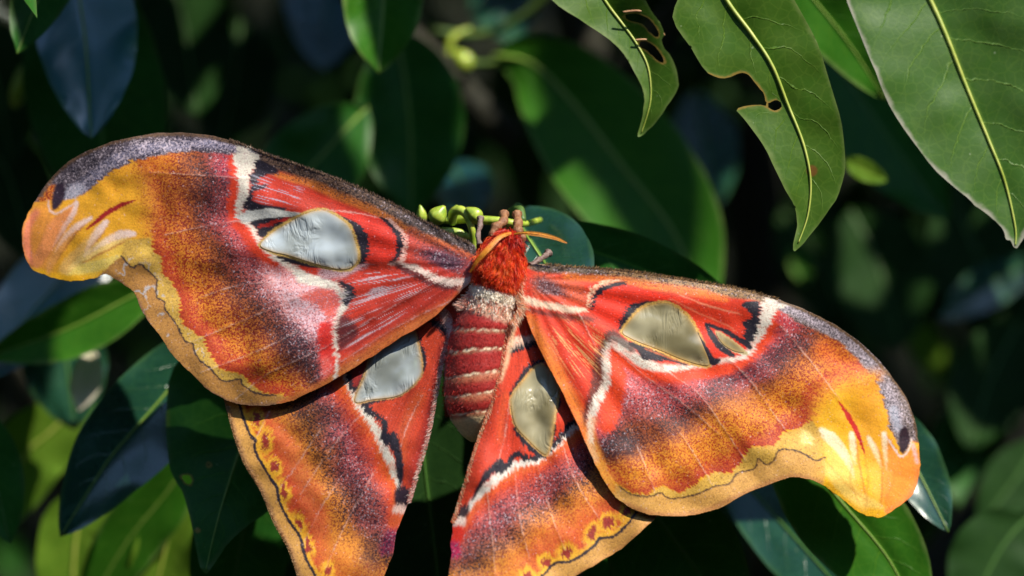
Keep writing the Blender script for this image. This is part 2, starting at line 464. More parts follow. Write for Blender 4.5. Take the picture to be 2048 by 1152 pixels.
# ------------------------------------------------------------------ wing painter
class Canvas:
    def __init__(s, Q, base_xy, seed):
        s.P = Q; s.n = len(Q); s.seed = seed
        s.A = np.zeros((s.n, 3)); s.B = np.zeros((s.n, 3)); s.f1 = np.zeros(s.n); s.f2 = np.zeros(s.n)
        s.relief = np.zeros(s.n)
        x, y = Q[:, 0], Q[:, 1]
        rel = Q - np.array(base_xy)
        s.r = np.hypot(rel[:, 0], rel[:, 1]); s.th = np.arctan2(rel[:, 1], rel[:, 0])
        s.dir = rel / (s.r[:, None] + 1e-6)
        # ragged, hair-like edge displacement: jitter along the hair direction
        j = (vnoise(s.th * 230, s.r / 26, seed + 1) - 0.5) * 11 + (vnoise(x / 2.6, y / 2.6, seed + 2) - 0.5) * 5
        w = (fbm(x / 30, y / 30, seed + 3) - 0.5) * 7
        s.W = Q + s.dir * j[:, None] * 1.05 + np.stack([w, (fbm(x / 30, y / 30, seed + 4) - 0.5) * 7], -1)
        s.W1 = Q + np.stack([(vnoise(x / 3, y / 3, seed + 5) - 0.5) * 3, (vnoise(x / 3, y / 3, seed + 6) - 0.5) * 3], -1)
        s.streak = vnoise(s.th * 210, s.r / 60, seed + 7) * 0.6 + vnoise(s.th * 480, s.r / 40, seed + 8) * 0.4
        s.low = fbm(x / 60, y / 60, seed + 9)
    def put(s, m, A, B=None, f1=0.12, f2=0.0):
        A = lin(A)
        B = A * 0.55 if B is None else lin(B)
        m3 = m[:, None]
        s.A = s.A * (1 - m3) + A * m3; s.B = s.B * (1 - m3) + B * m3
        s.f1 = s.f1 * (1 - m) + f1 * m; s.f2 = s.f2 * (1 - m) + f2 * m
    def ramp(s, m, t, stops):
        ts = [q[0] for q in stops]
        A = np.stack([np.interp(t, ts, [lin(q[1])[k] for q in stops]) for k in range(3)], -1)
        B = np.stack([np.interp(t, ts, [lin(q[2])[k] for q in stops]) for k in range(3)], -1)
        f1 = np.interp(t, ts, [q[3] for q in stops]); f2 = np.interp(t, ts, [q[4] for q in stops])
        m3 = m[:, None]
        s.A = s.A * (1 - m3) + A * m3; s.B = s.B * (1 - m3) + B * m3
        s.f1 = s.f1 * (1 - m) + f1 * m; s.f2 = s.f2 * (1 - m) + f2 * m
    def mpoly(s, pts, fe=2.0, hairy=True, smooth=True):
        p = crom(pts, True, 4) if smooth else np.asarray(pts, float)
        Q = s.W if hairy else s.W1
        lo = p.min(0) - 12 - fe; hi = p.max(0) + 12 + fe
        k = np.nonzero(((Q > lo) & (Q < hi)).all(1))[0]
        m = np.zeros(s.n)
        if len(k):
            ins = inpoly(Q[k], p); d, _ = pldist(Q[k], closed(p))
            m[k] = sstep(-fe, fe, np.where(ins, d, -d))
        return m
    def mline(s, pts, w, fe=1.5, hairy=False, smooth=True, fade=0.0):
        p0 = np.asarray(pts, float); w = np.asarray(w, float)
        if w.ndim == 0: w = np.full(len(p0), float(w))
        n = 4 if smooth else 1
        p = crom(p0, False, n) if smooth else p0
        ww = np.interp(np.arange(len(p)) / n, np.arange(len(w)) * (len(p0) - 1) / max(len(w) - 1, 1), w)
        Q = s.W if hairy else s.W1
        pad = w.max() + fe + 12
        lo = p.min(0) - pad; hi = p.max(0) + pad
        k = np.nonzero(((Q > lo) & (Q < hi)).all(1))[0]
        m = np.zeros(s.n)
        if len(k):
            d, a = pldist(Q[k], p)
            wk = np.interp(a, np.arange(len(ww)), ww)
            m[k] = sstep(fe, -fe, d - wk) * (1 - fade * a / max(len(ww) - 1, 1))
        return m
    def blob(s, cx, cy, rx, ry, rot=0, fe=0.35, hairy=True):
        Q = (s.W if hairy else s.W1) - np.array([cx, cy])
        c, sn = math.cos(rot), math.sin(rot)
        x = Q[:, 0] * c + Q[:, 1] * sn; y = -Q[:, 0] * sn + Q[:, 1] * c
        return sstep(1 + fe, 1 - fe, np.sqrt((x / rx) ** 2 + (y / ry) ** 2))
    def attrs(s, gain=0.92):
        k = 0.86 + (0.62 - 0.47 * sstep(260, 560, s.r)) * (s.streak - 0.5) + 0.22 * (s.low - 0.5)
        A = np.clip(s.A * k[:, None] * gain, 0, 0.9); B = np.clip(s.B * k[:, None] * gain, 0, 0.9)
        return {'ca': np.column_stack([A, s.f1]), 'cb': np.column_stack([B, s.f2])}

RED = (222, 52, 22); DRED = (165, 30, 22); ORA = (235, 98, 30); BLK = (28, 22, 38); WHT = (236, 228, 212)
PINK = (226, 118, 128); GOLD = (238, 160, 40); YEL = (250, 186, 40); TAN = (196, 146, 78); BRN = (150, 88, 44)
CRIM = (150, 22, 40); GREY = (120, 104, 100); LIL = (196, 190, 214); MAR = (178, 44, 30)

FORE_STOPS = [
    (0.00, (232, 70, 30), (190, 36, 24), 0.15, 0.0),
    (0.10, (230, 66, 34), (206, 60, 70), 0.25, 0.02),
    (0.17, (214, 84, 84), (110, 40, 62), 0.35, 0.16),
    (0.26, (208, 92, 92), (92, 46, 60), 0.38, 0.24),
    (0.37, (172, 72, 58), (66, 34, 42), 0.46, 0.12),
    (0.46, (172, 84, 44), (74, 36, 30), 0.50, 0.04),
    (0.60, (222, 130, 38), (136, 40, 24), 0.54, 0.0),
    (0.80, (234, 146, 40), (168, 46, 22), 0.48, 0.0),
    (0.92, (212, 100, 36), (184, 46, 28), 0.52, 0.0),
    (1.00, (186, 44, 32), (150, 30, 28), 0.25, 0.0)]
HIND_STOPS = [
    (0.00, (240, 120, 44), (226, 70, 30), 0.25, 0.0),
    (0.13, (234, 84, 34), (214, 50, 34), 0.35, 0.0),
    (0.22, (220, 84, 66), (96, 36, 58), 0.36, 0.10),
    (0.34, (200, 92, 90), (80, 40, 54), 0.40, 0.20),
    (0.45, (170, 84, 54), (66, 36, 36), 0.48, 0.06),
    (0.58, (214, 130, 44), (76, 38, 30), 0.50, 0.0),
    (0.72, (226, 140, 46), (176, 80, 34), 0.45, 0.0),
    (0.86, (212, 100, 42), (196, 76, 34), 0.40, 0.0),
    (1.00, (206, 82, 36), (190, 60, 30), 0.40, 0.0)]

def paint_fore(c, W, wW, base_poly, O, beyond, costa_in, costa_poly, lo_m, stops=FORE_STOPS):
    """bands that every forewing shares"""
    Wc = crom(W, False, 4); Oc = crom(O, False, 4)
    d1, _ = pldist(c.W, Wc); d2, _ = pldist(c.W, Oc)
    t = d1 / (d1 + d2 + 1e-6)
    t = t + (fbm(c.P[:, 0] / 45, c.P[:, 1] / 45, c.seed + 31) - 0.5) * 0.17 * sstep(0.05, 0.25, t) * sstep(1.0, 0.8, t)
    c.ramp(np.ones(c.n), np.clip(t, 0, 1), stops)

def add_veins(c, lines, col, w=1.1, k=0.45):
    for pts in lines:
        m = c.mline(pts, [w * 0.7, w, w * 0.7], 1.2) * k
        brk = sstep(0.35, 0.55, vnoise(c.P[:, 0] / 14, c.P[:, 1] / 14, c.seed + 77))
        c.put(m * (0.35 + 0.65 * brk), col, None, 0.1)
        c.relief += c.mline(pts, 2.5, 6.0) * 0.00016

def lean(Q, y0):
    return (y0 - Q[:, 1]) * S * 0.12      # the moth leans back a little, head away from the viewer

def build_wing(name, label, moth, Q, quads, canvas, depth, rim=0.00018, gaps=()):
    for gp_ in gaps:                       # the scales leave a clear opening under each window
        g_ = crom(gp_, True, 5)
        inside = inpoly(Q, g_) & (pldist(Q, closed(g_))[0] > 4.0)
        quads = quads[~inside[quads].all(1)]
    used_ = np.unique(quads); rm_ = -np.ones(len(Q), int); rm_[used_] = np.arange(len(used_))
    Q = Q[used_]; quads = rm_[quads]
    d = depth(Q) - canvas.relief[used_]
    V = Pn(Q[:, 0], Q[:, 1], d)
    n = len(V)
    at = {k: v[used_] for k, v in canvas.attrs().items()}
    # the underside: a second skin a little behind, plain brown, joined round the rim
    cnt = {}
    E = np.sort(np.concatenate([quads[:, [0, 1]], quads[:, [1, 2]], quads[:, [2, 3]], quads[:, [3, 0]]]), axis=1)
    key = E[:, 0].astype(np.int64) * (n + 1) + E[:, 1]
    uk, idx, ct = np.unique(key, return_index=True, return_counts=True)
    Ed = np.concatenate([quads[:, [0, 1]], quads[:, [1, 2]], quads[:, [2, 3]], quads[:, [3, 0]]])[idx[ct == 1]]
    bverts = np.unique(Ed)
    rm = -np.ones(n, int); rm[bverts] = n + np.arange(len(bverts))
    Vb = V[bverts].copy(); Vb[:, 1] += rim * 2.2
    side = np.stack([Ed[:, 1], Ed[:, 0], rm[Ed[:, 0]], rm[Ed[:, 1]]], -1)
    V2 = np.vstack([V, Vb])
    quads2 = np.vstack([quads, side])
    at = {k: np.vstack([v, v[bverts] * np.array([0.6, 0.55, 0.5, 1.0])]) for k, v in at.items()}
    o = mesh_obj(name, V2, quads2, M_WING, moth, True, at)
    o['label'] = label
    return o

def pane(parent, pts, depth, mat, seed, label):
    ol = crom(pts, True, 5)
    Q, q = grid_in_outline(ol, 3.0)
    e, _ = pldist(Q, closed(ol))
    cx, cy = ol.mean(0)
    d = depth(Q) - 0.00010 + (fbm(Q[:, 0] / 40, Q[:, 1] / 40, seed, 2) - 0.5) * 0.0006 * sstep(0, 16, e) - 0.0001
    return mesh_obj('window_pane', Pn(Q[:, 0], Q[:, 1], d), q, mat, parent, True, {'rim': np.exp(-e / 3.5)})

def strands(name, parent, roots, dirs, lens, cols, width=0.00011, curl=0.25, seed=3):
    """tapered hair ribbons, one mesh"""
    r_ = np.random.default_rng(seed)
    n = len(roots)
    dirs = dirs / (np.linalg.norm(dirs, axis=1)[:, None] + 1e-12)
    rnd = r_.normal(size=(n, 3))
    side = np.cross(dirs, rnd * 0.5 + np.array([0, -1.0, 0])); side /= np.linalg.norm(side, axis=1)[:, None] + 1e-12
    bend = r_.normal(size=(n, 3)) * curl
    L = lens[:, None]
    p0 = roots; p1 = roots + dirs * L * 0.5 + bend * L * 0.12; p2 = roots + dirs * L + bend * L * 0.45
    w = width
    V = np.stack([p0 - side * w, p0 + side * w, p1 - side * w * 0.8, p1 + side * w * 0.8, p2 - side * w * 0.15, p2 + side * w * 0.15], 1).reshape(-1, 3)
    k = np.arange(n) * 6
    F = np.vstack([np.stack([k, k + 1, k + 3, k + 2], -1), np.stack([k + 2, k + 3, k + 5, k + 4], -1)])
    C = np.repeat(np.column_stack([cols, np.ones(n)]), 6, 0)
    o = mesh_obj(name, V, F, M_HAIR, parent, True, {'ca': C})
    o['kind'] = 'stuff'
    return o

# ------------------------------------------------------------------ THE MOTH
moth = thing('moth', P(985, 560, 0.008), 'huge orange and red moth with spread patterned wings clinging to lime buds', 'moth')
bpy.context.view_layer.update()
H = 2.0
TL, TR = math.tan(math.radians(7)), math.tan(math.radians(12))

def wave(Q, bx, by, seed, amp=0.0005):
    rel = Q - np.array([bx, by]); r = np.hypot(rel[:, 0], rel[:, 1]); th = np.arctan2(rel[:, 1], rel[:, 0])
    k = np.clip(r / 400, 0, 1)
    return k * amp * (np.sin(th * 26 + seed) + 0.8 * np.sin(th * 11 + seed * 2)) + (fbm(Q[:, 0] / 120, Q[:, 1] / 120, seed) - 0.5) * 0.0045 * k

def dep_lf(Q):
    u = np.clip(960 - Q[:, 0], 0, None) * S
    cost = np.clip((560 - Q[:, 1]) / 300, -1, 1)
    tip = np.clip((260 - Q[:, 0]) / 200, 0, 1)
    return -0.0022 + u * TL + wave(Q, 950, 530, 3) - 0.0015 * cost * np.clip(u / 0.05, 0, 1) + 0.004 * tip ** 2 + lean(Q, 540)
def dep_rf(Q):
    u = (Q[:, 0] - 1000) * S
    tip = np.clip((Q[:, 0] - 1640) / 200, 0, 1)
    return -0.0047 + u * TR + wave(Q, 1055, 560, 8) - 0.001 * np.clip((800 - Q[:, 1]) / 300, -1, 1) * np.clip(u / 0.05, 0, 1) + 0.004 * tip ** 2 + lean(Q, 560)
def dep_lh(Q):
    u = np.clip(960 - Q[:, 0], 0, None) * S
    return 0.0012 + u * TL + wave(Q, 930, 610, 14) + lean(Q, 580)
def dep_rh(Q):
    u = (Q[:, 0] - 990) * S
    return -0.0030 + np.where(u > 0, u * TR, u * 0.02) + wave(Q, 1040, 610, 21) + lean(Q, 600)

# ---------- left forewing: shade painted into duller colours than the right one's
LF_OUT = [(945,488),(900,468),(860,448),(820,426),(780,405),(740,386),(700,368),(660,351),(620,338),(580,325),(540,310),(500,293),(460,280),(420,270),(380,266),(340,265),(300,268),(260,275),(220,285),(180,300),(150,316),(120,338),(95,365),(75,395),(60,420),(48,445),(44,470),(46,500),(55,525),(66,540),(85,548),(105,556),(130,561),(160,562),(190,556),(212,548),(232,560),(252,573),(270,588),(286,625),(312,661),(346,711),(382,747),(416,779),(445,797),(486,810),(533,812),(570,806),(606,792),(669,760),(718,729),(760,703),(802,675),(859,641),(897,607),(928,576),(945,560),(952,530),(952,505)]
LF_W = [(492,296),(487,355),(483,400),(478,428),(500,452),(522,488),(545,508),(575,530),(608,554),(640,565),(672,574),(690,592),(688,612),(674,634),(670,660),(672,700),(674,730),(668,760)]
LF_O = [(285,272),(264,318),(295,379),(305,407),(299,434),(303,462),(305,504),(326,514),(323,542),(347,570),(361,597),(359,625),(367,649),(387,664),(408,675),(415,698),(426,719),(442,740),(486,749),(499,768),(531,787),(562,789),(590,800)]
ol = ragged(crom(LF_OUT, True, 5), 4.0, 91)
Q, quads = grid_in_outline(ol, H)
c = Canvas(Q, (985, 520), 100)
paint_fore(c, LF_W, None, None, LF_O, None, None, None, None)
# lilac-pink speckle and painted hazy sheen over the lower lobe, darker towards the costa
c.put(c.blob(606, 588, 78, 50, 0.6, 0.9) * 0.7, (232, 160, 164), (90, 44, 66), 0.22, 0.55)
c.put(c.blob(628, 640, 40, 52, 0.3, 0.9) * 0.6, (226, 130, 144), (66, 32, 58), 0.36, 0.52)
c.put(c.blob(600, 700, 36, 62, -0.5, 0.8) * 0.75, (110, 62, 66), (36, 22, 38), 0.66, 0.18)
c.put(c.blob(520, 620, 50, 90, -0.6, 0.9) * 0.45, (130, 70, 50), (44, 24, 34), 0.6, 0.06)
c.put(c.blob(420, 385, 62, 50, 0, 0.9) * 0.55, (110, 46, 50), (42, 22, 34), 0.62, 0.12)
c.put(c.blob(452, 330, 20, 26, 0, 0.8) * 0.6, (206, 70, 90), (120, 30, 60), 0.4, 0.2)
c.put(c.blob(305, 330, 40, 22, -0.2, 0.8) * 0.7, (236, 140, 36), (190, 84, 26), 0.4)
c.put(c.blob(330, 420, 40, 60, 0, 0.9) * 0.5, (190, 92, 34), (130, 44, 26), 0.5)
c.put(c.mpoly([(540,525),(590,545),(650,570),(680,590),(660,640),(630,680),(590,640),(560,600),(530,560)], 26) * .45, (236, 190, 190), (150, 80, 100), 0.3, 0.5)  # hazy pink-white sheen painted into the wing colour
# red fold beside the white line
c.put(c.mline([(466,316),(468,380),(464,425),(488,462),(515,500),(548,525)], [8,9,9,9,10,8], 4, True), (228, 66, 34), (190, 40, 30), 0.25)
c.put(c.mpoly([(600,590),(640,578),(668,585),(680,602),(672,625),(655,640),(640,620),(622,606)], 7) * 0.85, (232, 88, 66), (220, 130, 140), 0.35, 0.1)
c.put(c.mline([(650,655),(652,700),(656,735)], [13,14,10], 5, True), (226, 50, 40), (190, 30, 44), 0.3)
c.put(c.mline([(652,722),(652,752)], [10,9], 5, True) * .7, (236, 112, 100), (220, 60, 50), 0.3, 0.1)
# base of the wing inside the white line
basep = np.array(LF_W + [(668,830),(800,780),(1010,640),(1010,440),(800,330),(560,250),(490,230)], float)
mb = c.mpoly(basep, 2.0, True, False)
c.put(mb, (200, 52, 30), (150, 34, 24), 0.22)
c.put(c.mline([(690,748),(740,712),(800,670),(860,634),(920,590)], [20,20,16,12,8], 14, True) * mb, (198, 104, 44), (160, 64, 30), 0.3)
c.put(c.mpoly([(720,640),(800,590),(870,575),(925,575),(880,610),(800,650),(740,690),(700,700)], 12) * 0.6 * mb, (176, 44, 28), (130, 30, 24), 0.2)
# costal strip, brown and grey
cp = [(505,270),(600,310),(700,345),(800,395),(880,435),(960,475),(960,512),(935,506),(878,482),(802,452),(744,421),(687,395),(618,364),(573,345),(515,330),(498,312)]
c.put(c.mpoly(cp, 5), (128, 100, 84), (52, 38, 38), 0.5, 0.10)
c.put(c.mline([(540,345),(618,366),(687,395),(744,421),(802,452),(860,480),(935,512)], [4,8,9,9,8,9,8], 5, True) * .85, (226, 128, 52), (120, 60, 40), 0.36, 0.06)
c.put(c.mpoly([(800,425),(880,450),(950,490),(945,505),(880,480),(810,445)], 5) * .7, (74, 64, 66), (30, 26, 32), 0.45, 0.2)
# grey costa round to the tip
gp = [(512,312),(470,309),(430,306),(390,303),(350,305),(310,312),(280,320),(250,331),(222,346),(195,366),(170,388),(140,402),(118,396),(112,372),(95,372),(60,420),(30,400),(120,300),(250,255),(380,250),(500,275)]
c.put(c.mpoly(gp, 3), (104, 92, 104), (46, 40, 56), 0.5, 0.30)
c.put(c.mline([(500,303),(430,288),(350,290),(270,303),(215,330),(172,368),(140,390)], [7,9,10,11,12,13,11], 7, True) * .8, (140, 136, 164), (58, 54, 78), 0.4, 0.42)
c.put(c.blob(148, 384, 22, 14, -0.7, 0.5) * .75, (190, 190, 206), (90, 88, 110), 0.3, 0.3)
c.put(c.mline([(490,292),(420,273),(340,268),(260,277),(180,302),(120,340),(80,392)], [5,5,4,4,4,4,3], 3), (112, 84, 62), (70, 52, 46), 0.4, 0.05)
# tip and margin beyond the speckled field
bey = np.array(LF_O[1:] + [(600,840),(420,850),(200,720),(0,640),(0,420),(95,400),(128,402),(170,388),(195,366),(222,346),(250,331)], float)
mo = c.mpoly(bey, 2.5, True, False)
c.put(mo, (248, 178, 42), (232, 146, 32), 0.2)
c.put(c.mline([(130,555),(190,540),(240,505)], [14,14,8], 10) * mo, (248, 198, 60), (238, 170, 40), 0.2)
c.put(c.mline([(258,316),(285,360),(300,400),(298,440),(296,470)], [12,18,20,18,10], 16, True) * .8 * (1 - c.mpoly(gp, 3)), (226, 146, 44), (168, 78, 32), 0.42)
c.put(c.blob(240, 345, 45, 40, -0.3, 0.8) * mo * 0.6, (242, 168, 40), (206, 120, 30), 0.35)
c.put(c.mpoly([(60,420),(95,400),(112,430),(150,425),(125,480),(95,540),(66,545),(40,500),(40,450)], 24, False) * mo * .7, (244, 150, 72), (232, 124, 56), 0.15)
c.put(c.mline([(72,425),(56,455),(54,495),(66,530)], [7,8,9,5], 6) * mo, (242, 140, 100), (230, 110, 80), 0.2, .06)
c.put(c.mline([(100,425),(80,500),(72,540)], [2,4,3], 5) * mo * .5, (176, 112, 56), None, 0.15)
c.put(c.mline([(70,540),(120,556),(180,556)], [7,8,4], 5) * mo, (252, 186, 24), (240, 160, 20), 0.15)
c.put(c.mpoly([(128,528),(170,524),(215,515),(245,508),(238,524),(205,540),(160,548),(130,548)], 4, False) * mo, (244, 214, 110), (236, 186, 70), 0.2)
c.put(c.mpoly([(170,508),(200,492),(240,482),(270,478),(250,500),(210,515),(170,522)], 4, False) * mo * .8, (236, 198, 84), (220, 170, 60), 0.2)
for pl_, ca_, cb_ in (([(153,408),(149,425),(128,460),(105,500),(75,538),(66,520),(84,480),(100,445),(115,430)], (240,150,88), (232,124,64)),
                    ([(184,434),(165,452),(142,480),(115,520),(98,548),(92,530),(105,505),(128,474)], (242,166,88), (236,140,60)),
                    ([(216,442),(206,465),(186,490),(160,520),(135,548),(118,540),(128,520),(152,498),(182,468)], (244,190,104), (236,160,70)),
                    ([(271,466),(242,487),(200,508),(165,526),(138,540),(150,518),(180,494),(215,474),(245,463)], (246,208,124), (238,180,84))):
    c.put(c.mpoly(pl_, 5, False) * mo * .9, ca_, cb_, 0.18)
    c.put(c.mline(pl_[:4], [0.8,2.0,2.0,0.8], 2.5) * mo * .75, (176, 96, 36), None, 0.1)  # dark crease shading of the folds painted along each finger
for a, w in (([(182,436),(158,450),(132,472),(110,502)], [3,6,5,1]), ([(212,444),(198,462),(182,484),(168,512)], [5,8,6,1]), ([(268,468),(245,468),(220,478),(195,494),(170,512)], [5,8,7,4,1]), ([(153,406),(148,424),(130,452),(106,494)], [4,5,5,1])):
    c.put(c.mline(a, w, 3.0, False, True, 0.75) * mo, (252, 222, 214), (244, 180, 160), 0.2, 0.1)
c.put(c.mline([(97,402),(98,418),(112,427),(132,417),(153,404)], [1.6,1.8,2,2,2], 1.8) * 0.8, (240, 210, 206), (226, 150, 150), 0.2)
c.put(c.mpoly([(104,396),(112,372),(126,366),(130,385),(126,402),(116,416),(105,420)], 3, False), (50, 30, 52), (34, 22, 40), 0.4)
for x0, y0, x1, y1 in ((110,490,122,460), (128,536,200,470), (170,515,185,490), (196,430,300,400)):
    c.put(c.mline([(x0,y0),((x0+x1)/2+6,(y0+y1)/2),(x1,y1)], [0.6,1.5,0.6], 3) * 0.35 * mo, (190, 116, 40))
c.put(c.mline([(171,460),(194,442),(216,425),(243,410),(272,400)], [1,4.2,5,4.5,1], 1.4), (166, 20, 24), (130, 14, 20), 0.2)
# scalloped lobes, line and tan margin
lob = np.array([(243,512),(264,535),(280,528),(300,545),(314,560),(312,580),(315,596),(330,604),(330,618),(346,638),(361,664),(370,682),(386,688),(389,702),(400,721),(421,737),(434,753),(450,763),(480,758),(484,768),(507,784),(533,790),(552,790)], float)
LFline = crom(lob, False, 4)
marg = np.vstack([lob, [(620,805),(560,860),(400,850),(200,700),(150,600),(205,545),(232,520)]])
c.put(c.mpoly(np.vstack([[(250,480),(300,476),(306,504)], np.array(LF_O[7:]), lob[::-1]]), 3, False, False) * mo, (214, 172, 76), (160, 122, 60), 0.3, 0.04)
c.put(c.blob(290, 500, 14, 12, 0, 0.4) * mo * .8, (244, 200, 90), (226, 170, 60), 0.2, 0.12)
mm = c.mpoly(marg, 2, False, False)
c.put(mm, (188, 134, 66), (150, 104, 60), 0.3, 0.02)
c.put(c.mline([(232,562),(270,600),(300,660),(345,722),(420,788),(490,812),(560,808)], [6,7,7,7,7,6,5], 5) * mm, (148, 108, 76), (116, 80, 60), 0.35)
scr = sstep(0.035, 0.012, np.abs(fbm(Q[:, 0] / 30, Q[:, 1] / 40, 55, 4) - 0.5)) * sstep(.4, .6, vnoise(Q[:, 0] / 20, Q[:, 1] / 20, 56)) * c.mpoly([(230,515),(300,530),(330,590),(350,630),(390,680),(430,720),(380,720),(330,680),(290,620),(250,570)], 10, False)
c.put(scr * 0.8, (198, 196, 200), (150, 150, 160), 0.3)
c.put(c.mline(lob, 1.7, 1.4), (52, 40, 48), (30, 24, 30), 0.3)
# trailing margin, orange-brown
c.put(c.mline([(560,806),(606,790),(669,758),(720,727)], [5,9,10,10], 6), (204, 116, 52), (170, 76, 40), 0.35)
# white line
wm = c.mline(LF_W, [15,12,9,5,4.5,4.5,5,6,10,9,8,8,8,6,4,4,4,3], 3.8, True) * (0.62 + 0.38 * sstep(.25, .5, fbm(Q[:, 0] / 9, Q[:, 1] / 9, 88)))
c.put(np.maximum(wm, c.mpoly([(470,308),(515,306),(514,330),(500,352),(497,390),(490,415),(478,425),(474,390),(474,350)], 4)), WHT, (206, 176, 172), 0.3)
c.put(c.mpoly([(585,535),(612,548),(640,556),(640,572),(612,566),(592,556)], 4), WHT, (190, 186, 196), 0.25)
c.put(c.mpoly([(636,540),(690,528),(735,530),(700,548),(650,560)], 6) * .65, (190, 186, 196), (120, 60, 60), 0.4, 0.1)
# black teeth
c.put(c.mpoly([(515,318),(548,334),(560,346),(530,352),(512,366),(540,372),(512,382),(506,398),(530,410),(576,416),(545,424),(505,424),(490,416),(496,390),(503,372),(500,356),(510,338)], 2.5), BLK, (60, 54, 76), 0.25, 0.04)
# pale slot with black wedges
c.put(c.mpoly([(500,442),(546,433),(602,429),(585,446),(556,462),(531,479),(518,472),(510,456)], 2), BLK)
c.put(c.mline([(520,456),(550,446),(588,434)], [3,4,2], 1.6, True), DRED, None)
c.put(c.mpoly([(474,434),(489,424),(512,420),(548,418),(606,427),(570,434),(530,438),(500,443),(486,442)], 1.6), (206, 206, 200), (170, 172, 176), 0.25)
# scarlet cell between window and arc, black crescents
c.put(c.mpoly([(668,424),(730,428),(770,440),(790,470),(793,505),(780,522),(735,522),(738,488),(725,458),(700,440)], 3), (214, 44, 24), (176, 30, 20), 0.2)
LFP = [(521,490),(546,465),(580,444),(611,428),(641,421),(664,428),(695,450),(708,477),(716,515),(703,534),(680,538),(649,532),(611,521),(573,509),(546,503)]
c.put(c.mpoly([(660,424),(703,440),(727,460),(737,488),(733,519),(722,530),(712,524),(710,480),(694,448)], 1.8), BLK, (50, 44, 66), 0.2)
c.put(c.mpoly([(552,509),(584,509),(619,522),(645,534),(603,532),(573,524)], 1.6), BLK)
c.put(c.mline(LFP + LFP[:1], 5.5, 1.6), (206, 168, 92), (170, 128, 64), 0.3)
c.put(c.mpoly(LFP, 1.2, False), (150, 158, 152), (120, 124, 110), 0.3)
c.put(c.mline([(762,434),(787,454),(799,481),(799,507),(786,523)], [2,5,6.5,6,3], 1.8, True), BLK)
c.put(c.mline([(778,438),(803,462),(812,490),(806,519),(784,530)], [2,4,4.5,4,3], 2.5, True), (236, 190, 176), (220, 110, 96), 0.3)
# base: pink, violet blotch, white stripe, dark line
c.put(c.mpoly([(815,455),(880,485),(945,512),(950,560),(890,552),(830,528),(818,495)], 8) * .7, (206, 84, 70), (120, 60, 66), 0.4, 0.12)
c.put(c.blob(890, 520, 46, 19, 0.28, 0.5) * .85, (86, 66, 88), (40, 32, 56), 0.5, 0.22)
c.put(c.mline([(822,528),(860,535),(905,550)], [6,8,6], 5, True) * .8, (214, 60, 44), (190, 40, 30), 0.25)
c.put(c.mline([(808,528),(848,545),(886,562),(945,566)], [4,7,8,9], 3, True), (240, 214, 200), (226, 150, 140), 0.22)
c.put(c.mline([(785,524),(825,546),(855,564),(930,582)], [4,7,6,4], 4, True) * .85, (66, 28, 34), (40, 20, 30), 0.3)
c.put(c.mline([(925,582),(945,562)], [8,10], 6, True) * .7, (236, 176, 150), (220, 120, 100), 0.25)
# dark wedges beyond the lobe, sky sheen on the hairs painted as silvery streaks
c.put(c.mpoly([(676,560),(702,568),(708,592),(694,612),(686,604),(692,586),(684,572)], 2.5), BLK)
c.put(c.mpoly([(676,634),(704,640),(714,668),(696,688),(680,700),(674,670)], 6) * .8, BLK, (120, 40, 30), 0.3)
hz = c.mpoly([(690,560),(760,535),(830,560),(860,590),(800,640),(730,690),(684,690),(690,640)], 16)
st = sstep(0.60, 0.74, vnoise(c.th * 150, c.r / 60, 301)) * sstep(0.3, 0.6, vnoise(c.th * 40, c.r / 45, 302))
c.put(st * hz * .75, (198, 190, 200), (150, 120, 130), 0.3, 0.1)
hz2 = c.mpoly([(508,350),(560,360),(600,376),(590,410),(540,410),(510,395)], 10)
c.put(sstep(0.55, 0.7, vnoise(c.th * 220, c.r / 40, 303)) * hz2 * .7, (180, 176, 196), None, 0.2)
c.put(c.mline([(640,420),(700,424),(760,436)], [1,1.5,1], 1.5) * .6, (226, 180, 170))
add_veins(c, [[(730,530),(650,572),(560,610),(440,660),(370,690)], [(860,570),(740,640),(640,700),(540,745),(470,800)], [(700,610),(600,660),(520,700),(400,745)], [(600,560),(480,570),(400,595)], [(490,440),(420,450),(330,470)], [(520,360),(430,352),(300,345)], [(905,600),(800,650),(700,712),(620,765)]], (214, 196, 196))
LFO = build_wing('forewing', 'shaded forewing with a pale silvery window and orange tip', moth, Q, quads, c, dep_lf, gaps=[LFP])
pane(LFO, LFP, dep_lf, M_PANE_L, 5, '')

# ---------- right forewing
RF_OUT = [(1058,532),(1093,528),(1173,535),(1249,541),(1326,552),(1402,564),(1478,577),(1510,585),(1555,598),(1600,615),(1640,634),(1692,664),(1736,699),(1771,738),(1801,777),(1818,807),(1831,846),(1838,890),(1840,930),(1836,960),(1829,983),(1805,1007),(1775,1029),(1758,1035),(1727,1029),(1697,1009),(1666,985),(1640,968),(1610,957),(1580,955),(1549,966),(1488,990),(1445,1014),(1400,1028),(1360,1032),(1314,1031),(1273,1022),(1231,994),(1203,953),(1180,906),(1152,842),(1120,777),(1083,708),(1058,650),(1048,620),(1043,590),(1046,555)]
RF_W = [(1540,604),(1532,635),(1520,662),(1511,680),(1497,706),(1471,720),(1440,724),(1402,731),(1364,735),(1326,735),(1299,729),(1272,716),(1249,696),(1228,684),(1216,690),(1211,714),(1215,748),(1211,775),(1196,798),(1187,820),(1180,855),(1184,885)]
RF_O = [(1795,800),(1749,747),(1684,768),(1640,794),(1623,838),(1597,859),(1567,864),(1549,890),(1501,894),(1484,920),(1462,946),(1428,942),(1393,968),(1360,985),(1323,971),(1296,990),(1259,985),(1236,968),(1215,950)]
ol = ragged(crom(RF_OUT, True, 5), 4.0, 92)
Q, quads = grid_in_outline(ol, H)
c = Canvas(Q, (1010, 540), 200)
paint_fore(c, RF_W, None, None, RF_O, None, None, None, None)
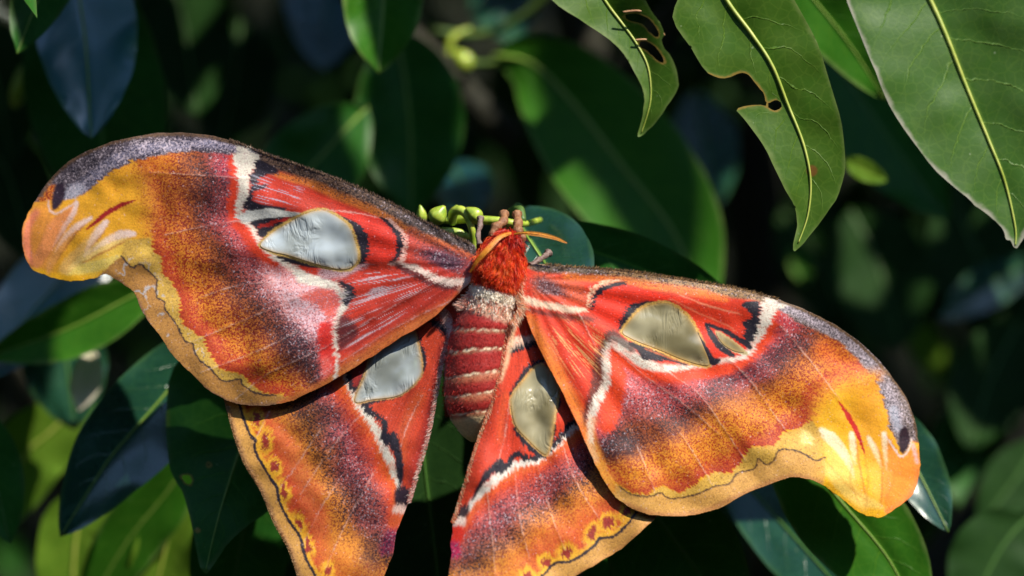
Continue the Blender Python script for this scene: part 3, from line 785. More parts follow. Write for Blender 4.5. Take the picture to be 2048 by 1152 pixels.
c.put(c.blob(1265, 770, 34, 60, -0.35, 0.9) * .6, (228, 110, 112), (140, 46, 60), 0.38, 0.34)
c.put(c.blob(1320, 800, 50, 30, 0.4, 0.9) * .55, (196, 74, 76), (70, 28, 40), 0.5, 0.2)
c.put(c.blob(1235, 890, 46, 26, -0.3, 0.7) * .8, (96, 54, 56), (36, 22, 34), 0.62, 0.16)
c.put(c.blob(1360, 850, 60, 26, -0.4, 0.9) * .6, (126, 52, 36), (58, 26, 26), 0.6, 0.03)
c.put(c.mline([(1430,775),(1500,740),(1560,705),(1600,690)], [18,20,20,14], 16, True) * .65, (116, 42, 46), (48, 22, 32), 0.6, 0.10)
c.put(c.mline([(1250,955),(1330,930),(1400,890),(1480,830),(1560,790)], [20,34,38,36,26], 26, True) * .55, (246, 158, 34), (196, 76, 22), 0.40)
c.put(c.mline([(1650,700),(1690,730),(1715,755)], [20,24,20], 16, True) * .7, (236, 120, 34), (186, 60, 26), 0.45)
c.put(c.mline([(1552,622),(1538,650),(1520,690),(1500,712),(1470,735),(1400,748),(1340,752),(1290,745),(1262,728),(1235,712),(1232,750),(1226,800),(1215,850)], [9,11,10,9,9,11,11,11,12,16,20,20,16], 6, True), (240, 72, 28), (214, 40, 22), 0.25, 0.01)
c.put(c.mline([(1560,640),(1590,655)], [10,8], 8, True) * .7, (206, 60, 70), (150, 34, 60), 0.4, 0.2)
basep = np.array(RF_W + [(1190,930),(1100,800),(1000,650),(1000,500),(1300,480),(1545,560)], float)
mb = c.mpoly(basep, 2.0, True, False)
c.put(mb, (226, 56, 24), (180, 38, 20), 0.2)
c.put(c.mline([(1060,640),(1090,700),(1125,770),(1160,840),(1190,905)], [10,15,16,15,10], 12, True), (230, 122, 36), (196, 84, 30), 0.3)
c.put(c.mpoly([(1195,690),(1212,684),(1208,720),(1212,760),(1200,790),(1180,820),(1170,850),(1166,830),(1180,780),(1185,740)], 5) * .85, (86, 42, 30), (44, 26, 28), 0.45)
c.put(c.mpoly([(1065,555),(1110,566),(1180,600),(1240,660),(1210,672),(1150,640),(1060,605)], 12) * .4, (206, 60, 34), (150, 44, 30), 0.3)
# costa
c.put(c.mpoly([(1055,525),(1180,528),(1330,545),(1480,570),(1575,595),(1570,612),(1516,603),(1459,595),(1364,577),(1287,566),(1173,550),(1072,543)], 4), (170, 132, 92), (66, 50, 44), 0.45, 0.10)
c.put(c.mpoly([(1075,530),(1200,538),(1200,552),(1075,545)], 5) * .75, (86, 74, 68), (34, 28, 30), 0.45, 0.22)
c.put(c.mline([(1130,553),(1250,562),(1364,580),(1450,597)], [6,8,9,6], 5, True) * .85, (236, 126, 44), (200, 70, 30), 0.35, 0.04)
gp = [(1540,592),(1575,632),(1606,651),(1658,673),(1697,699),(1727,734),(1753,773),(1771,812),(1781,855),(1797,892),(1806,910),(1826,885),(1850,880),(1830,780),(1740,680),(1640,610),(1560,585)]
c.put(c.mpoly(gp, 4), (146, 128, 124), (64, 54, 56), 0.45, 0.26)
c.put(c.mline([(1560,610),(1620,640),(1690,680),(1740,725),(1775,780),(1795,835),(1803,870)], [8,10,10,11,12,12,8], 6, True) * .7, (160, 150, 160), (70, 64, 78), 0.40, 0.42)
c.put(c.mline([(1787,820),(1795,855)], [9,8], 5) * .7, (186, 190, 206), (90, 96, 120), 0.3, 0.2)
c.put(c.mline([(1500,583),(1600,617),(1690,665),(1770,740),(1818,808),(1838,890)], [3,3,3,3,3,3], 2.5), (120, 90, 60), (80, 60, 46), 0.4)
# tip and margin
bey = np.array(RF_O[1:] + [(1180,990),(1300,1080),(1700,1090),(1900,1050),(1900,900),(1822,885),(1806,910),(1797,892),(1781,855),(1771,812),(1758,780)], float)
mo = c.mpoly(bey, 3.0, True, False)
c.put(mo, (252, 186, 24), (236, 150, 20), 0.2)
c.put(c.mline([(1755,752),(1690,766),(1645,790),(1625,835)], [12,18,16,8], 15, True) * .8, (244, 160, 34), (196, 88, 28), 0.4)
c.put(c.blob(1735, 830, 34, 60, -0.3, 0.8) * mo * .7, (240, 158, 22), (226, 136, 20), 0.2)
c.put(c.blob(1745, 775, 30, 26, 0.3, .8) * mo * .6, (240, 160, 28), (200, 96, 24), 0.4)
c.put(c.mpoly([(1775,890),(1800,918),(1824,895),(1845,900),(1838,980),(1800,1012),(1760,1000),(1768,940)], 18, False) * mo, (248, 150, 34), (236, 120, 30), 0.15)
c.put(c.mline([(1830,910),(1832,960),(1812,995),(1775,1022)], [5,7,8,6], 6) * mo, (250, 134, 66), (236, 110, 50), 0.2)
for pl_, ca_, cb_ in (([(1640,858),(1665,872),(1692,905),(1708,950),(1732,1018),(1690,988),(1656,930)], (252,208,96), (246,180,56)),
                    ([(1700,866),(1713,890),(1719,930),(1736,1015),(1716,985),(1704,930)], (252,190,66), (246,164,40)),
                    ([(1734,872),(1753,895),(1765,930),(1762,1012),(1742,980),(1737,920)], (252,184,60), (244,156,40)),
                    ([(1768,868),(1786,892),(1802,915),(1815,905),(1828,890),(1835,940),(1815,990),(1775,1018),(1766,960)], (250,152,52), (240,124,40))):
    c.put(c.mpoly(pl_, 9, False) * mo * .9, ca_, cb_, 0.16)
    c.put(c.mline(pl_[:4], [0.8,2.0,2.0,0.8], 2.5) * mo * .75, (206, 110, 24), None, 0.1)  # painted crease shading between the fingers
for a, w in (([(1643,864),(1664,878),(1686,905),(1700,930),(1708,956)], [9,12,10,6,1]), ([(1703,868),(1706,895),(1710,930)], [5,7,1]), ([(1738,876),(1750,900),(1762,935)], [4,6,1]), ([(1768,868),(1770,895),(1773,940)], [5,5,1])):
    c.put(c.mline(a, w, 3.0, False, True, 0.7) * mo, (254, 238, 200), (250, 214, 140), 0.2, 0.08)
c.put(c.mpoly([(1645,918),(1660,930),(1690,965),(1749,1000),(1770,1018),(1720,1010),(1680,985),(1650,945)], 5, False) * mo * .85, (250, 208, 100), (244, 184, 60), 0.2)
for a in ([(1708,922),(1700,960),(1720,1010)], [(1760,925),(1764,965),(1762,1012)], [(1772,925),(1790,950),(1770,1005)], [(1729,905),(1736,960),(1730,1020)], [(1650,920),(1700,975),(1740,1005)]):
    c.put(c.mline(a, [1, 2, 1], 3) * 0.45 * mo, (206, 122, 30))
c.put(c.mline([(1768,868),(1784,890),(1801,913),(1815,903),(1823,878)], [1.8,1.8,2,2,1.8], 1.8)*.9, (248, 226, 214), (236, 170, 160), 0.2)
c.put(c.mline([(1826,890),(1834,925)], [4,3], 3) * .8, (246, 190, 186), (240, 140, 120), 0.3)
c.put(c.mpoly([(1797,882),(1800,860),(1812,852),(1819,872),(1817,893),(1806,908),(1799,900)], 3, False), (52, 28, 40), (32, 20, 34), 0.4)
c.put(c.mline([(1677,802),(1697,833),(1714,864),(1729,908)], [1,5,5,1], 1.4), (206, 24, 14), (160, 14, 14), 0.2)
lob = np.array([(1650,914),(1632,921),(1606,907),(1580,899),(1558,901),(1548,920),(1532,929),(1516,918),(1508,938),(1475,946),(1458,968),(1432,972),(1402,985),(1380,992),(1340,997),(1321,986),(1296,993),(1262,988),(1238,972)], float)
c.put(c.mpoly(np.vstack([[(1650,880)], np.array(RF_O[4:18]), lob[::-1]]), 3, False, False) * mo * sstep(1662, 1632, Q[:, 0]), (226, 178, 76), (176, 128, 52), 0.3)
c.put(c.blob(1614, 878, 15, 13, 0.4, 0.4) * mo, (252, 222, 130), (246, 190, 70), 0.2, 0.2)
mg = c.mpoly(np.vstack([lob, [(1200,960),(1200,1010),(1290,1060),(1450,1060),(1560,1000),(1640,990),(1652,950)]]), 2, False, False) * sstep(1690, 1615, Q[:, 0])
c.put(mg, (222, 166, 84), (186, 132, 66), 0.3, 0.02)
c.put(c.mline([(1640,965),(1580,953),(1488,988),(1400,1026),(1314,1030),(1250,1008)], [5,6,6,7,7,6], 5) * mg, (196, 136, 74), (160, 104, 58), 0.3)
c.put(c.mline(lob, 1.6, 1.3), (74, 50, 44), (46, 32, 34), 0.3)
c.put(c.mline([(1180,870),(1200,930),(1225,975)], [9,12,9], 8, True), (240, 160, 60), (220, 110, 40), 0.3, .03)
# white line
wm = c.mline(RF_W, [14,12,10,9,7,5,5,5,6,8,10,10,12,11,9,8,8,8,8,7,6,5], 3.8, True) * (0.62 + 0.38 * sstep(.25, .5, fbm(Q[:, 0] / 9, Q[:, 1] / 9, 88)))
c.put(np.maximum(wm, c.mpoly([(1525,602),(1572,610),(1556,622),(1540,645),(1525,672),(1512,680),(1522,648),(1526,625)], 3)), (236, 226, 210), (206, 170, 150), 0.32)
c.put(c.mline([(1186,840),(1180,880),(1192,920)], [8,9,7], 6, True) * .6, (242, 196, 150), (236, 120, 70), 0.3)
c.put(c.mpoly([(1484,609),(1518,602),(1521,622),(1519,634),(1517,653),(1506,685),(1494,692),(1489,668),(1486,646),(1503,632),(1494,621)], 2), BLK, (70, 60, 60), 0.25, 0.04)
# window, slots, crescents
c.put(c.mpoly([(1192,585),(1215,573),(1260,570),(1330,590),(1345,604),(1290,602),(1256,616),(1239,642),(1236,660),(1200,635),(1186,618)], 3), (234, 46, 16), (196, 30, 14), 0.18)
RFP = [(1245,664),(1257,645),(1280,621),(1303,610),(1333,607),(1356,618),(1379,639),(1394,664),(1406,691),(1419,727),(1402,729),(1364,718),(1326,702),(1287,687),(1261,676)]
c.put(c.mpoly([(1236,660),(1239,641),(1256,615),(1287,602),(1340,603),(1305,612),(1282,623),(1260,647),(1248,666)], 1.6), BLK)
c.put(c.mpoly([(1258,692),(1275,702),(1290,719),(1318,720),(1345,723),(1371,731),(1400,731),(1356,717),(1320,705),(1287,692),(1268,684)], 1.8), BLK, (70, 50, 44), 0.25, .05)
c.put(c.mline([(1290,698),(1340,716),(1380,730)], [1,1.5,1], 1.2) * .8, (214, 110, 60))
c.put(c.mpoly([(1210,672),(1225,660),(1250,680),(1270,700),(1258,704),(1235,684),(1218,684),(1204,704)], 3) * .85, (70, 40, 34), (40, 26, 28), 0.35)
c.put(c.mline(RFP + RFP[:1], 5.5, 1.6), (220, 172, 88), (180, 124, 60), 0.3)
c.put(c.mpoly(RFP, 1.2, False), (150, 142, 108), (120, 110, 76), 0.3)
c.put(c.mline([(1395,668),(1408,695),(1424,722),(1438,720)], [3,6,8,4], 1.6), BLK)
c.put(c.mline([(1411,648),(1424,672),(1444,696),(1466,711)], [3,6,7,4], 1.6), BLK)
c.put(c.mline([(1412,648),(1450,662),(1480,680),(1499,694)], [3,4.5,5,5], 1.6), BLK)
c.put(c.mline([(1402,655),(1420,690),(1440,712)], [2,4,3], 2) * .9, (226, 44, 20))
SLOT_R = [(1430,660),(1452,671),(1475,687),(1498,710),(1471,705),(1448,692),(1435,675)]
c.put(c.mpoly(SLOT_R, 1.5, False), (196, 178, 130), (160, 140, 96), 0.3)
c.put(c.mline([(1252,567),(1215,573),(1190,592),(1184,620)], [3,5.5,5,2], 1.6, True), BLK)
c.put(c.mline([(1245,560),(1210,565),(1182,584),(1176,612)], [1,3.5,4,3], 2.2, True), (244, 196, 160), (236, 110, 70), 0.3)
c.put(c.mpoly([(1068,550),(1120,556),(1165,570),(1172,600),(1160,615),(1110,600),(1070,590)], 8) * .6, (226, 110, 70), (140, 70, 60), 0.4, 0.14)
c.put(c.blob(1098, 576, 34, 15, 0.35, 0.5) * .8, (96, 76, 84), (44, 34, 48), 0.5, 0.24)
c.put(c.mline([(1080,596),(1120,600),(1165,612)], [5,7,5], 4, True) * .7, (236, 70, 30), (210, 44, 24), 0.25)
c.put(c.mline([(1055,602),(1090,610),(1130,618),(1172,622)], [9,7,7,4], 3, True), (246, 214, 184), (236, 150, 110), 0.22)
c.put(c.mline([(1060,620),(1095,628),(1140,634),(1185,640)], [4,5,6,4], 4, True) * .8, (96, 36, 26), (50, 24, 24), 0.35)
hz = c.mpoly([(1110,640),(1200,660),(1205,720),(1180,790),(1150,760),(1110,700)], 16)
st = sstep(0.62, 0.76, vnoise(c.th * 150, c.r / 60, 401)) * sstep(0.35, 0.6, vnoise(c.th * 40, c.r / 40, 402))
c.put(st * hz * .7, (246, 190, 120), (226, 120, 70), 0.3)
c.put(c.mline([(1360,590),(1420,612),(1480,630)], [1,1.8,1], 2, True) * .6, (246, 170, 130))
c.put(c.mline([(1340,600),(1420,636),(1470,662)], [1,1.8,1], 2, True) * .5, (246, 150, 110))
add_veins(c, [[(1455,715),(1500,760),(1535,810),(1570,858)], [(1330,740),(1400,790),(1440,845),(1490,920)], [(1260,860),(1290,930),(1310,985)], [(1350,850),(1390,910),(1425,970)], [(1230,700),(1300,760),(1370,810),(1440,870)], [(1190,690),(1150,610)], [(1560,650),(1620,720),(1680,800)]], (240, 206, 190))
RFO = build_wing('forewing', 'sunlit forewing with an olive window and hooked yellow tip', moth, Q, quads, c, dep_rf, gaps=[RFP])
pane(RFO, RFP, dep_rf, M_PANE_R, 9, '')
pane(RFO, [(1434,663),(1452,673),(1475,689),(1490,703),(1471,702),(1449,690),(1437,675)], dep_rf, M_PANE_R, 10, '')

# ---------- hindwings; the left one's duller colours hold some painted shade
def paint_hind(c, W, line, up):
    Wc = crom(W, False, 4); Lc = crom(line, False, 4)
    d1, _ = pldist(c.W, Wc); d2, _ = pldist(c.W, Lc)
    t = d1 / (d1 + d2 + 1e-6)
    t = t + (fbm(c.P[:, 0] / 45, c.P[:, 1] / 45, c.seed + 31) - 0.5) * 0.22 * sstep(0.05, 0.25, t) * sstep(1.0, 0.85, t)
    c.ramp(np.ones(c.n), np.clip(t * 1.12, 0, 1), HIND_STOPS)

def spot_row(c, spots, line, marg, rot):
    mg = c.mpoly(marg, 2, False, False)
    W0 = c.W; x_, y_ = c.P[:, 0], c.P[:, 1]
    c.W = W0 + np.stack([fbm(x_ / 13, y_ / 13, 61) - .5, fbm(x_ / 13, y_ / 13, 63) - .5], -1) * 11
    for (x, y, rx, ry, r) in spots:
        c.put(c.blob(x, y, rx + 7, ry + 10, r, 0.35) * (1 - mg), (246, 184, 44), (226, 140, 40), 0.22)
    c.put(c.mline(line + 0, 10, 4) * (1 - mg) * .85, (246, 186, 48), (226, 150, 40), 0.2)
    for (x, y, rx, ry, r) in spots:
        c.put(c.blob(x, y, rx, ry * 1.1, r, 0.3) * .95, (158, 30, 40), (110, 18, 34), 0.25)
    c.W = W0
    c.put(mg, (214, 158, 78), (170, 120, 64), 0.3)
    c.put(c.mline(line, 2.9, 1.3), (40, 30, 44), (24, 20, 30), 0.25)
    return mg

LH_OUT = [(943,580),(923,625),(910,655),(893,688),(884,717),(875,763),(863,828),(850,888),(831,953),(817,1003),(794,1063),(785,1110),(768,1152),(750,1195),(720,1232),(690,1245),(655,1235),(622,1200),(595,1152),(577,1096),(549,1045),(522,980),(489,925),(466,860),(450,805),(452,780),(500,770),(600,740),(700,690),(800,640),(880,590),(915,565)]
LH_W = [(690,735),(697,763),(708,795),(722,815),(736,832),(753,860),(764,886),(776,916),(789,950),(798,975),(800,1020)]
LH_L = np.array([(476,795),(480,812),(489,842),(503,874),(511,880),(509,897),(522,925),(545,962),(554,976),(559,1003),(577,1040),(600,1073),(609,1110),(628,1147),(655,1190),(690,1215)], float)
Q, quads = grid_in_outline(ragged(crom(LH_OUT, True, 5), 5.0, 93), H)
c = Canvas(Q, (930, 560), 300)
paint_hind(c, LH_W, LH_L, 1)
c.put(c.blob(690, 900, 40, 80, -0.35, 0.9) * .5, (170, 72, 84), (48, 24, 48), 0.5, 0.26)
c.put(c.blob(735, 1010, 34, 60, -0.3, 0.9) * .6, (150, 84, 76), (44, 26, 42), 0.55, 0.22)
c.put(c.blob(690, 1110, 50, 40, 0.6, 0.9) * .6, (240, 156, 50), (206, 110, 44), 0.3)
c.put(c.blob(640, 830, 46, 34, -0.2, 0.9) * .6, (110, 66, 46), (44, 26, 32), 0.58, 0.02)
c.put(c.blob(745, 1110, 26, 40, 0.2, 0.9) * .7, (120, 70, 50), (48, 28, 34), 0.55, 0.04)
bp = np.array(LH_W + [(790,1030),(840,1010),(960,700),(960,540),(800,600),(680,690)], float)
mb = c.mpoly(bp, 2, True, False)
c.put(mb, (206, 66, 34), (164, 44, 28), 0.22)
c.put(c.mline([(930,640),(890,700),(876,780),(850,880),(825,960)], [8,12,13,14,10], 8, True) * mb * .8, (186, 52, 42), (150, 40, 36), 0.25)
c.put(c.mline([(842,790),(812,850),(806,920)], [10,10,6], 8, True) * mb * .6, (206, 92, 40), (170, 60, 30), 0.3)
wm = c.mline(LH_W, [4,6,7,7,8,9,9,9,8,4,2], 3.8, True) * (0.62 + 0.38 * sstep(.25, .5, fbm(Q[:, 0] / 9, Q[:, 1] / 9, 88)))
c.put(wm, WHT, (206, 190, 190), 0.2)
LHP = [(743,706),(780,675),(822,658),(837,694),(843,735),(836,759),(799,790),(743,799),(716,805),(711,795),(729,754)]
c.put(c.mpoly([(762,872),(790,866),(804,895),(808,943),(799,972),(792,950),(790,915),(776,890)], 2.5), BLK, (60, 50, 70), 0.25)
c.put(c.mpoly([(700,742),(742,706),(730,754),(722,774),(708,782),(699,764)], 2), (150, 34, 30), (110, 24, 26), 0.25)
for a, w in (([(820,657),(838,685),(848,722),(845,748)], [5,6,6,2]), ([(697,742),(704,778),(720,775),(736,735),(746,706)], [4,5,6,5,4]), ([(725,808),(748,799),(800,791)], [6,6,4]), ([(728,804),(738,823),(758,832),(770,846),(770,880)], [6,7,5,6,7])):
    c.put(c.mline(a, w, 1.8, True), BLK)
c.put(c.mline(LHP + LHP[:1], 3.5, 1.5) , (206, 160, 100), (170, 120, 70), 0.3)
c.put(c.mpoly(LHP, 1.2, False), (160, 160, 150), (120, 124, 112), 0.3)
c.put(c.mline([(860,640),(880,652),(898,676)], [7,8,4], 2, True), BLK)
c.put(c.mline([(885,628),(898,655),(900,685)], [8,7,5], 4, True), (240, 196, 186), (226, 120, 110), 0.25)
c.put(c.mline([(910,600),(922,625)], [12,8], 6, True), (222, 80, 70), (200, 60, 50), 0.3, .1)
c.put(c.mpoly([(792,975),(822,978),(816,1010),(790,1008)], 4), (48, 28, 44), (34, 24, 36), 0.3)
c.put(c.mpoly([(788,1010),(814,1010),(810,1026),(784,1030)], 4), (236, 196, 180), None, 0.2)
c.put(c.mpoly([(782,1030),(808,1028),(798,1060),(778,1058)], 6), (234, 100, 50), (214, 70, 40), 0.25)
c.put(c.mpoly([(776,1058),(796,1058),(788,1100),(760,1110),(766,1080)], 8) * .8, (150, 40, 80), (70, 26, 64), 0.45, 0.12)
c.put(c.mline([(560,870),(600,930),(620,1000),(640,1060)], [14,18,18,16], 12, True) * .55, (218, 112, 60), (196, 80, 40), 0.3)
mg = spot_row(c, [(515,837,8,14,-0.2),(531,883,8,17,0.0),(549,934,8,11,-0.3),(569,983,6,16,-0.15),(598,1045,6,13,-0.5),(616,1091,6,14,-0.2),(656,1142,9,9,0),(684,1185,8,10,0)], LH_L, np.vstack([LH_L, [(690,1260),(560,1260),(400,900),(430,780)]]), 0)
c.put(c.mline([(450,805),(466,860),(489,925),(522,980),(549,1045),(577,1096),(597,1152)], [6,7,7,7,7,7,7], 6) * mg, (180, 132, 84), (140, 100, 66), 0.35)
add_veins(c, [[(640,860),(590,935),(560,975)], [(720,830),(660,900),(600,990)], [(690,940),(640,1020),(605,1090)], [(750,940),(690,1050),(650,1140)], [(540,820),(515,870),(505,885)], [(845,790),(815,850),(800,900)]], (226, 196, 190), 1.2)
LHO = build_wing('hindwing', 'hindwing lying in shade with a crumpled silvery window', moth, Q, quads, c, dep_lh, gaps=[LHP])
pane(LHO, LHP, dep_lh, M_PANE_L, 15, '')

RH_OUT = [(1035,590),(1023,643),(1009,703),(998,754),(986,805),(972,846),(954,897),(940,943),(922,1003),(908,1045),(901,1086),(903,1110),(896,1152),(892,1190),(905,1228),(940,1246),(1000,1236),(1060,1203),(1110,1172),(1157,1149),(1203,1123),(1250,1091),(1286,1059),(1316,1030),(1318,1005),(1280,955),(1230,895),(1190,830),(1150,760),(1105,680),(1070,610),(1055,580)]
RH_W = [(1165,842),(1150,856),(1125,879),(1092,908),(1065,924),(1032,930),(1012,944),(986,962),(959,988),(940,1012),(915,1046)]
RH_L = np.array([(1285,1005),(1268,1031),(1250,1054),(1226,1073),(1199,1077),(1190,1090),(1171,1105),(1139,1123),(1110,1126),(1088,1149),(1060,1172),(1020,1195),(960,1215)], float)
Q, quads = grid_in_outline(ragged(crom(RH_OUT, True, 5), 5.0, 94), H)
c = Canvas(Q, (1040, 560), 400)
paint_hind(c, RH_W, RH_L, 1)
c.put(c.blob(1110, 960, 34, 60, 0.9, 0.9) * .5, (160, 56, 56), (50, 24, 36), 0.52, 0.16)
c.put(c.blob(1000, 1050, 40, 60, 0.9, 0.9) * .6, (180, 84, 90), (60, 30, 48), 0.5, 0.28)
c.put(c.blob(960, 1110, 34, 40, 0.6, 0.9) * .6, (130, 76, 44), (46, 28, 30), 0.55, 0.03)
c.put(c.blob(1130, 1060, 60, 34, -0.5, 0.9) * .5, (238, 124, 44), (214, 76, 34), 0.35)
c.put(c.blob(1020, 1150, 40, 34, -0.5, 0.9) * .6, (240, 160, 44), (190, 96, 40), 0.35)
bp = np.array(RH_W + [(890,1040),(960,850),(1000,700),(1020,560),(1100,600),(1200,800)], float)
mb = c.mpoly(bp, 2, True, False)
c.put(mb, (222, 62, 28), (180, 42, 22), 0.2)
c.put(c.mline([(1005,745),(985,830),(950,920),(920,1010)], [10,12,12,8], 9, True) * mb * .7, (200, 62, 32), (150, 40, 26), 0.3)
c.put(c.mline([(1000,880),(1012,790)], [8,6], 8, True) * mb * .5, (222, 96, 50), None, 0.3, .05)
wm = c.mline(RH_W, [6,6,5,5,7,7,8,9,8,5,3], 3.8, True) * (0.62 + 0.38 * sstep(.25, .5, fbm(Q[:, 0] / 9, Q[:, 1] / 9, 88)))
c.put(wm, (242, 232, 220), (210, 190, 180), 0.2)
RHP = [(1083,729),(1102,745),(1118,772),(1113,805),(1106,851),(1097,902),(1085,906),(1056,879),(1032,851),(1023,814),(1025,791),(1046,763),(1065,740)]
for a, w in (([(1023,789),(1037,768),(1060,735),(1088,722)], [6,6,6,4]), ([(1117,798),(1107,846),(1099,895)], [4,6,5]), ([(1031,858),(1051,884),(1083,911)], [5,7,6]), ([(1090,908),(1058,918),(1034,906),(1014,934)], [5,6,6,6]), ([(1150,842),(1125,868),(1100,896)], [5,6,5]), ([(1022,704),(1042,692),(1076,688)], [5,7,5])):
    c.put(c.mline(a, w, 1.8, True), BLK)
c.put(c.mline([(1018,692),(1040,679),(1072,674)], [8,8,7], 4, True), (244, 206, 180), (236, 130, 100), 0.25)
c.put(c.mpoly([(1002,920),(1016,934),(1006,946),(982,950),(959,978),(944,1002),(950,976),(974,938)], 2.5), BLK, (60, 50, 70), 0.25)
c.put(c.mline(RHP + RHP[:1], 3.5, 1.5), (226, 176, 100), (190, 130, 70), 0.3)
c.put(c.mpoly(RHP, 1.2, False), (160, 152, 120), (120, 114, 84), 0.3)
c.put(c.mline([(1030,640),(1020,690),(1008,735),(1000,760)], [6,5,4,3], 4, True) * .8, (246, 206, 160), (236, 150, 110), 0.25)
c.put(c.mpoly([(914,1012),(938,1010),(934,1036),(906,1036)], 4), (48, 26, 32), (34, 22, 30), 0.3)
c.put(c.mpoly([(904,1038),(932,1036),(926,1052),(900,1056)], 4), (240, 214, 200), None, 0.2)
c.put(c.mpoly([(898,1056),(930,1054),(924,1085),(898,1088)], 5), (230, 50, 30), (206, 40, 40), 0.25)
c.put(c.mpoly([(896,1086),(918,1084),(920,1112),(896,1116)], 5), (206, 40, 90), (110, 30, 70), 0.4, 0.12)
mg = spot_row(c, [(1253,1022,8,13,0.5),(1216,1045,9,14,0.5),(1183,1066,9,13,0.4),(1132,1103,13,8,-0.4),(1092,1126,12,8,-0.7),(1052,1152,11,8,-0.5)], RH_L, np.vstack([RH_L, [(900,1260),(1100,1260),(1360,1080),(1330,1000)]]), 0)
c.put(c.mline([(1157,1149),(1203,1123),(1250,1091),(1286,1059),(1316,1030)], 6, 6) * mg, (206, 146, 78), (170, 112, 60), 0.3)
add_veins(c, [[(1120,870),(1150,960),(1200,1040)], [(1075,930),(1100,1020),(1130,1100)], [(1030,940),(1040,1040),(1060,1120)], [(975,990),(985,1080),(990,1150)], [(1020,800),(1010,870),(995,930)]], (240, 206, 190), 1.2)
RHO = build_wing('hindwing', 'sunlit hindwing with a grey and olive window beside the abdomen', moth, Q, quads, c, dep_rh, gaps=[RHP])
pane(RHO, RHP, dep_rh, M_PANE_R, 19, '')

# ---------- body: head, thorax and abdomen as one mesh
BW = 1.0
AX = [  # px, py, half width px, depth m
    (1020,462, 6,-0.0030), (1019,468,16,-0.0030), (1017,478,22,-0.0028), (1014,490,28,-0.0026), (1008,503,38,-0.0020),
    (1003,522,47,-0.0012), (999,545,50,-0.0008), (993,568,46,-0.0008), (988,585,44,-0.0008), (984,600,45,-0.0004), (977,622,50,0.0002),
    (968,650,56,0.0006), (959,690,62,0.0012), (955,730,65,0.0012), (953,767,65,0.0010), (951,800,62,0.0008), (949,825,55,0.0006), (948,845,45,0.0006), (947,862,31,0.0006), (947,875,18,0.0006), (947,884,5,0.0006)]
ax = crom(np.array(AX), False, 9)
NS = 56
V = []; CA = []; BP = []
rings = [651, 690, 739, 779, 816]
tl = np.gradient(ax[:, :2], axis=0); tl /= np.linalg.norm(tl, axis=1)[:, None]
for i, (x, y, w, d) in enumerate(ax):
    nx, ny = -tl[i, 1], tl[i, 0]
    for k in range(NS):
        t = 2 * math.pi * k / NS
        lat = math.cos(t) * w; dep = math.sin(t) * w * S * 0.96
        yy = y - 0.16 * lat                 # tilted ring coordinate (rings slope down to one side)
        q = y + lat * ny
        ring = y + (-0.20) * lat            # belts slope
        g = min(abs(ring - (r + 8)) for r in rings) if y > 630 else 99
        bul = 1 - 0.03 * math.exp(-(g / 3.0) ** 2) + 0.012 * math.exp(-((g - 14) / 12) ** 2)
        X = x + lat * nx * bul; Y = y + lat * ny * bul
        V.append(P(X, Y, d + dep * bul))
        BP.append((ring, lat / max(w, 1), y))
BP = np.array(BP)
n = len(BP)
ang = np.tile(np.arange(NS), len(ax)) / NS * 40
nz = vnoise(ang * 3, BP[:, 2] / 3, 5); nz2 = fbm(ang, BP[:, 2] / 10, 6)
ringc = BP[:, 0] + (nz - .5) * 4
Ccol = np.tile(lin((160, 24, 18)), (n, 1))
Ccol = Ccol * (0.75 + 0.5 * nz2)[:, None]
for r in rings:
    g = ringc - (r + 8)
    m = (np.exp(-(g / 1.5) ** 4))[:, None]
    Ccol = Ccol * (1 - m) + lin((244, 228, 192)) * m
    m = (np.exp(-((g - 4.5) / 2.4) ** 2) * 0.7)[:, None]
    Ccol = Ccol * (1 - m) + lin((120, 96, 60)) * m
    m = (np.exp(-((g - 10) / 7) ** 2) * 0.45 * (r in (739, 779, 816)))[:, None]
    Ccol = Ccol * (1 - m) + lin((206, 140, 96)) * m
yy = BP[:, 2] + (nz - .5) * 8
m = sstep(828, 838, ringc)[:, None]; Ccol = Ccol * (1 - m) + lin((232, 200, 150)) * m
m = (sstep(640, 622, yy))[:, None]; Ccol = Ccol * (1 - m) + lin((214, 178, 150)) * m
m = (sstep(606, 598, yy) * sstep(574, 584, yy))[:, None]; Ccol = Ccol * (1 - m) + lin((240, 226, 204)) * m
m = sstep(586, 576, yy)[:, None]; Ccol = Ccol * (1 - m) + lin((206, 48, 18)) * m
m = sstep(512, 496, yy)[:, None]; Ccol = Ccol * (1 - m) + lin((176, 26, 14)) * m
F = []
for i in range(len(ax) - 1):
    for k in range(NS):
        k2 = (k + 1) % NS
        F.append((i * NS + k, i * NS + k2, (i + 1) * NS + k2, (i + 1) * NS + k))
F = np.array(F)
body = mesh_obj('body', V, F, M_BODY, moth, True, {'ca': np.column_stack([Ccol, np.ones(n)])})
body['label'] = 'furry orange thorax and red abdomen ringed with cream bands'

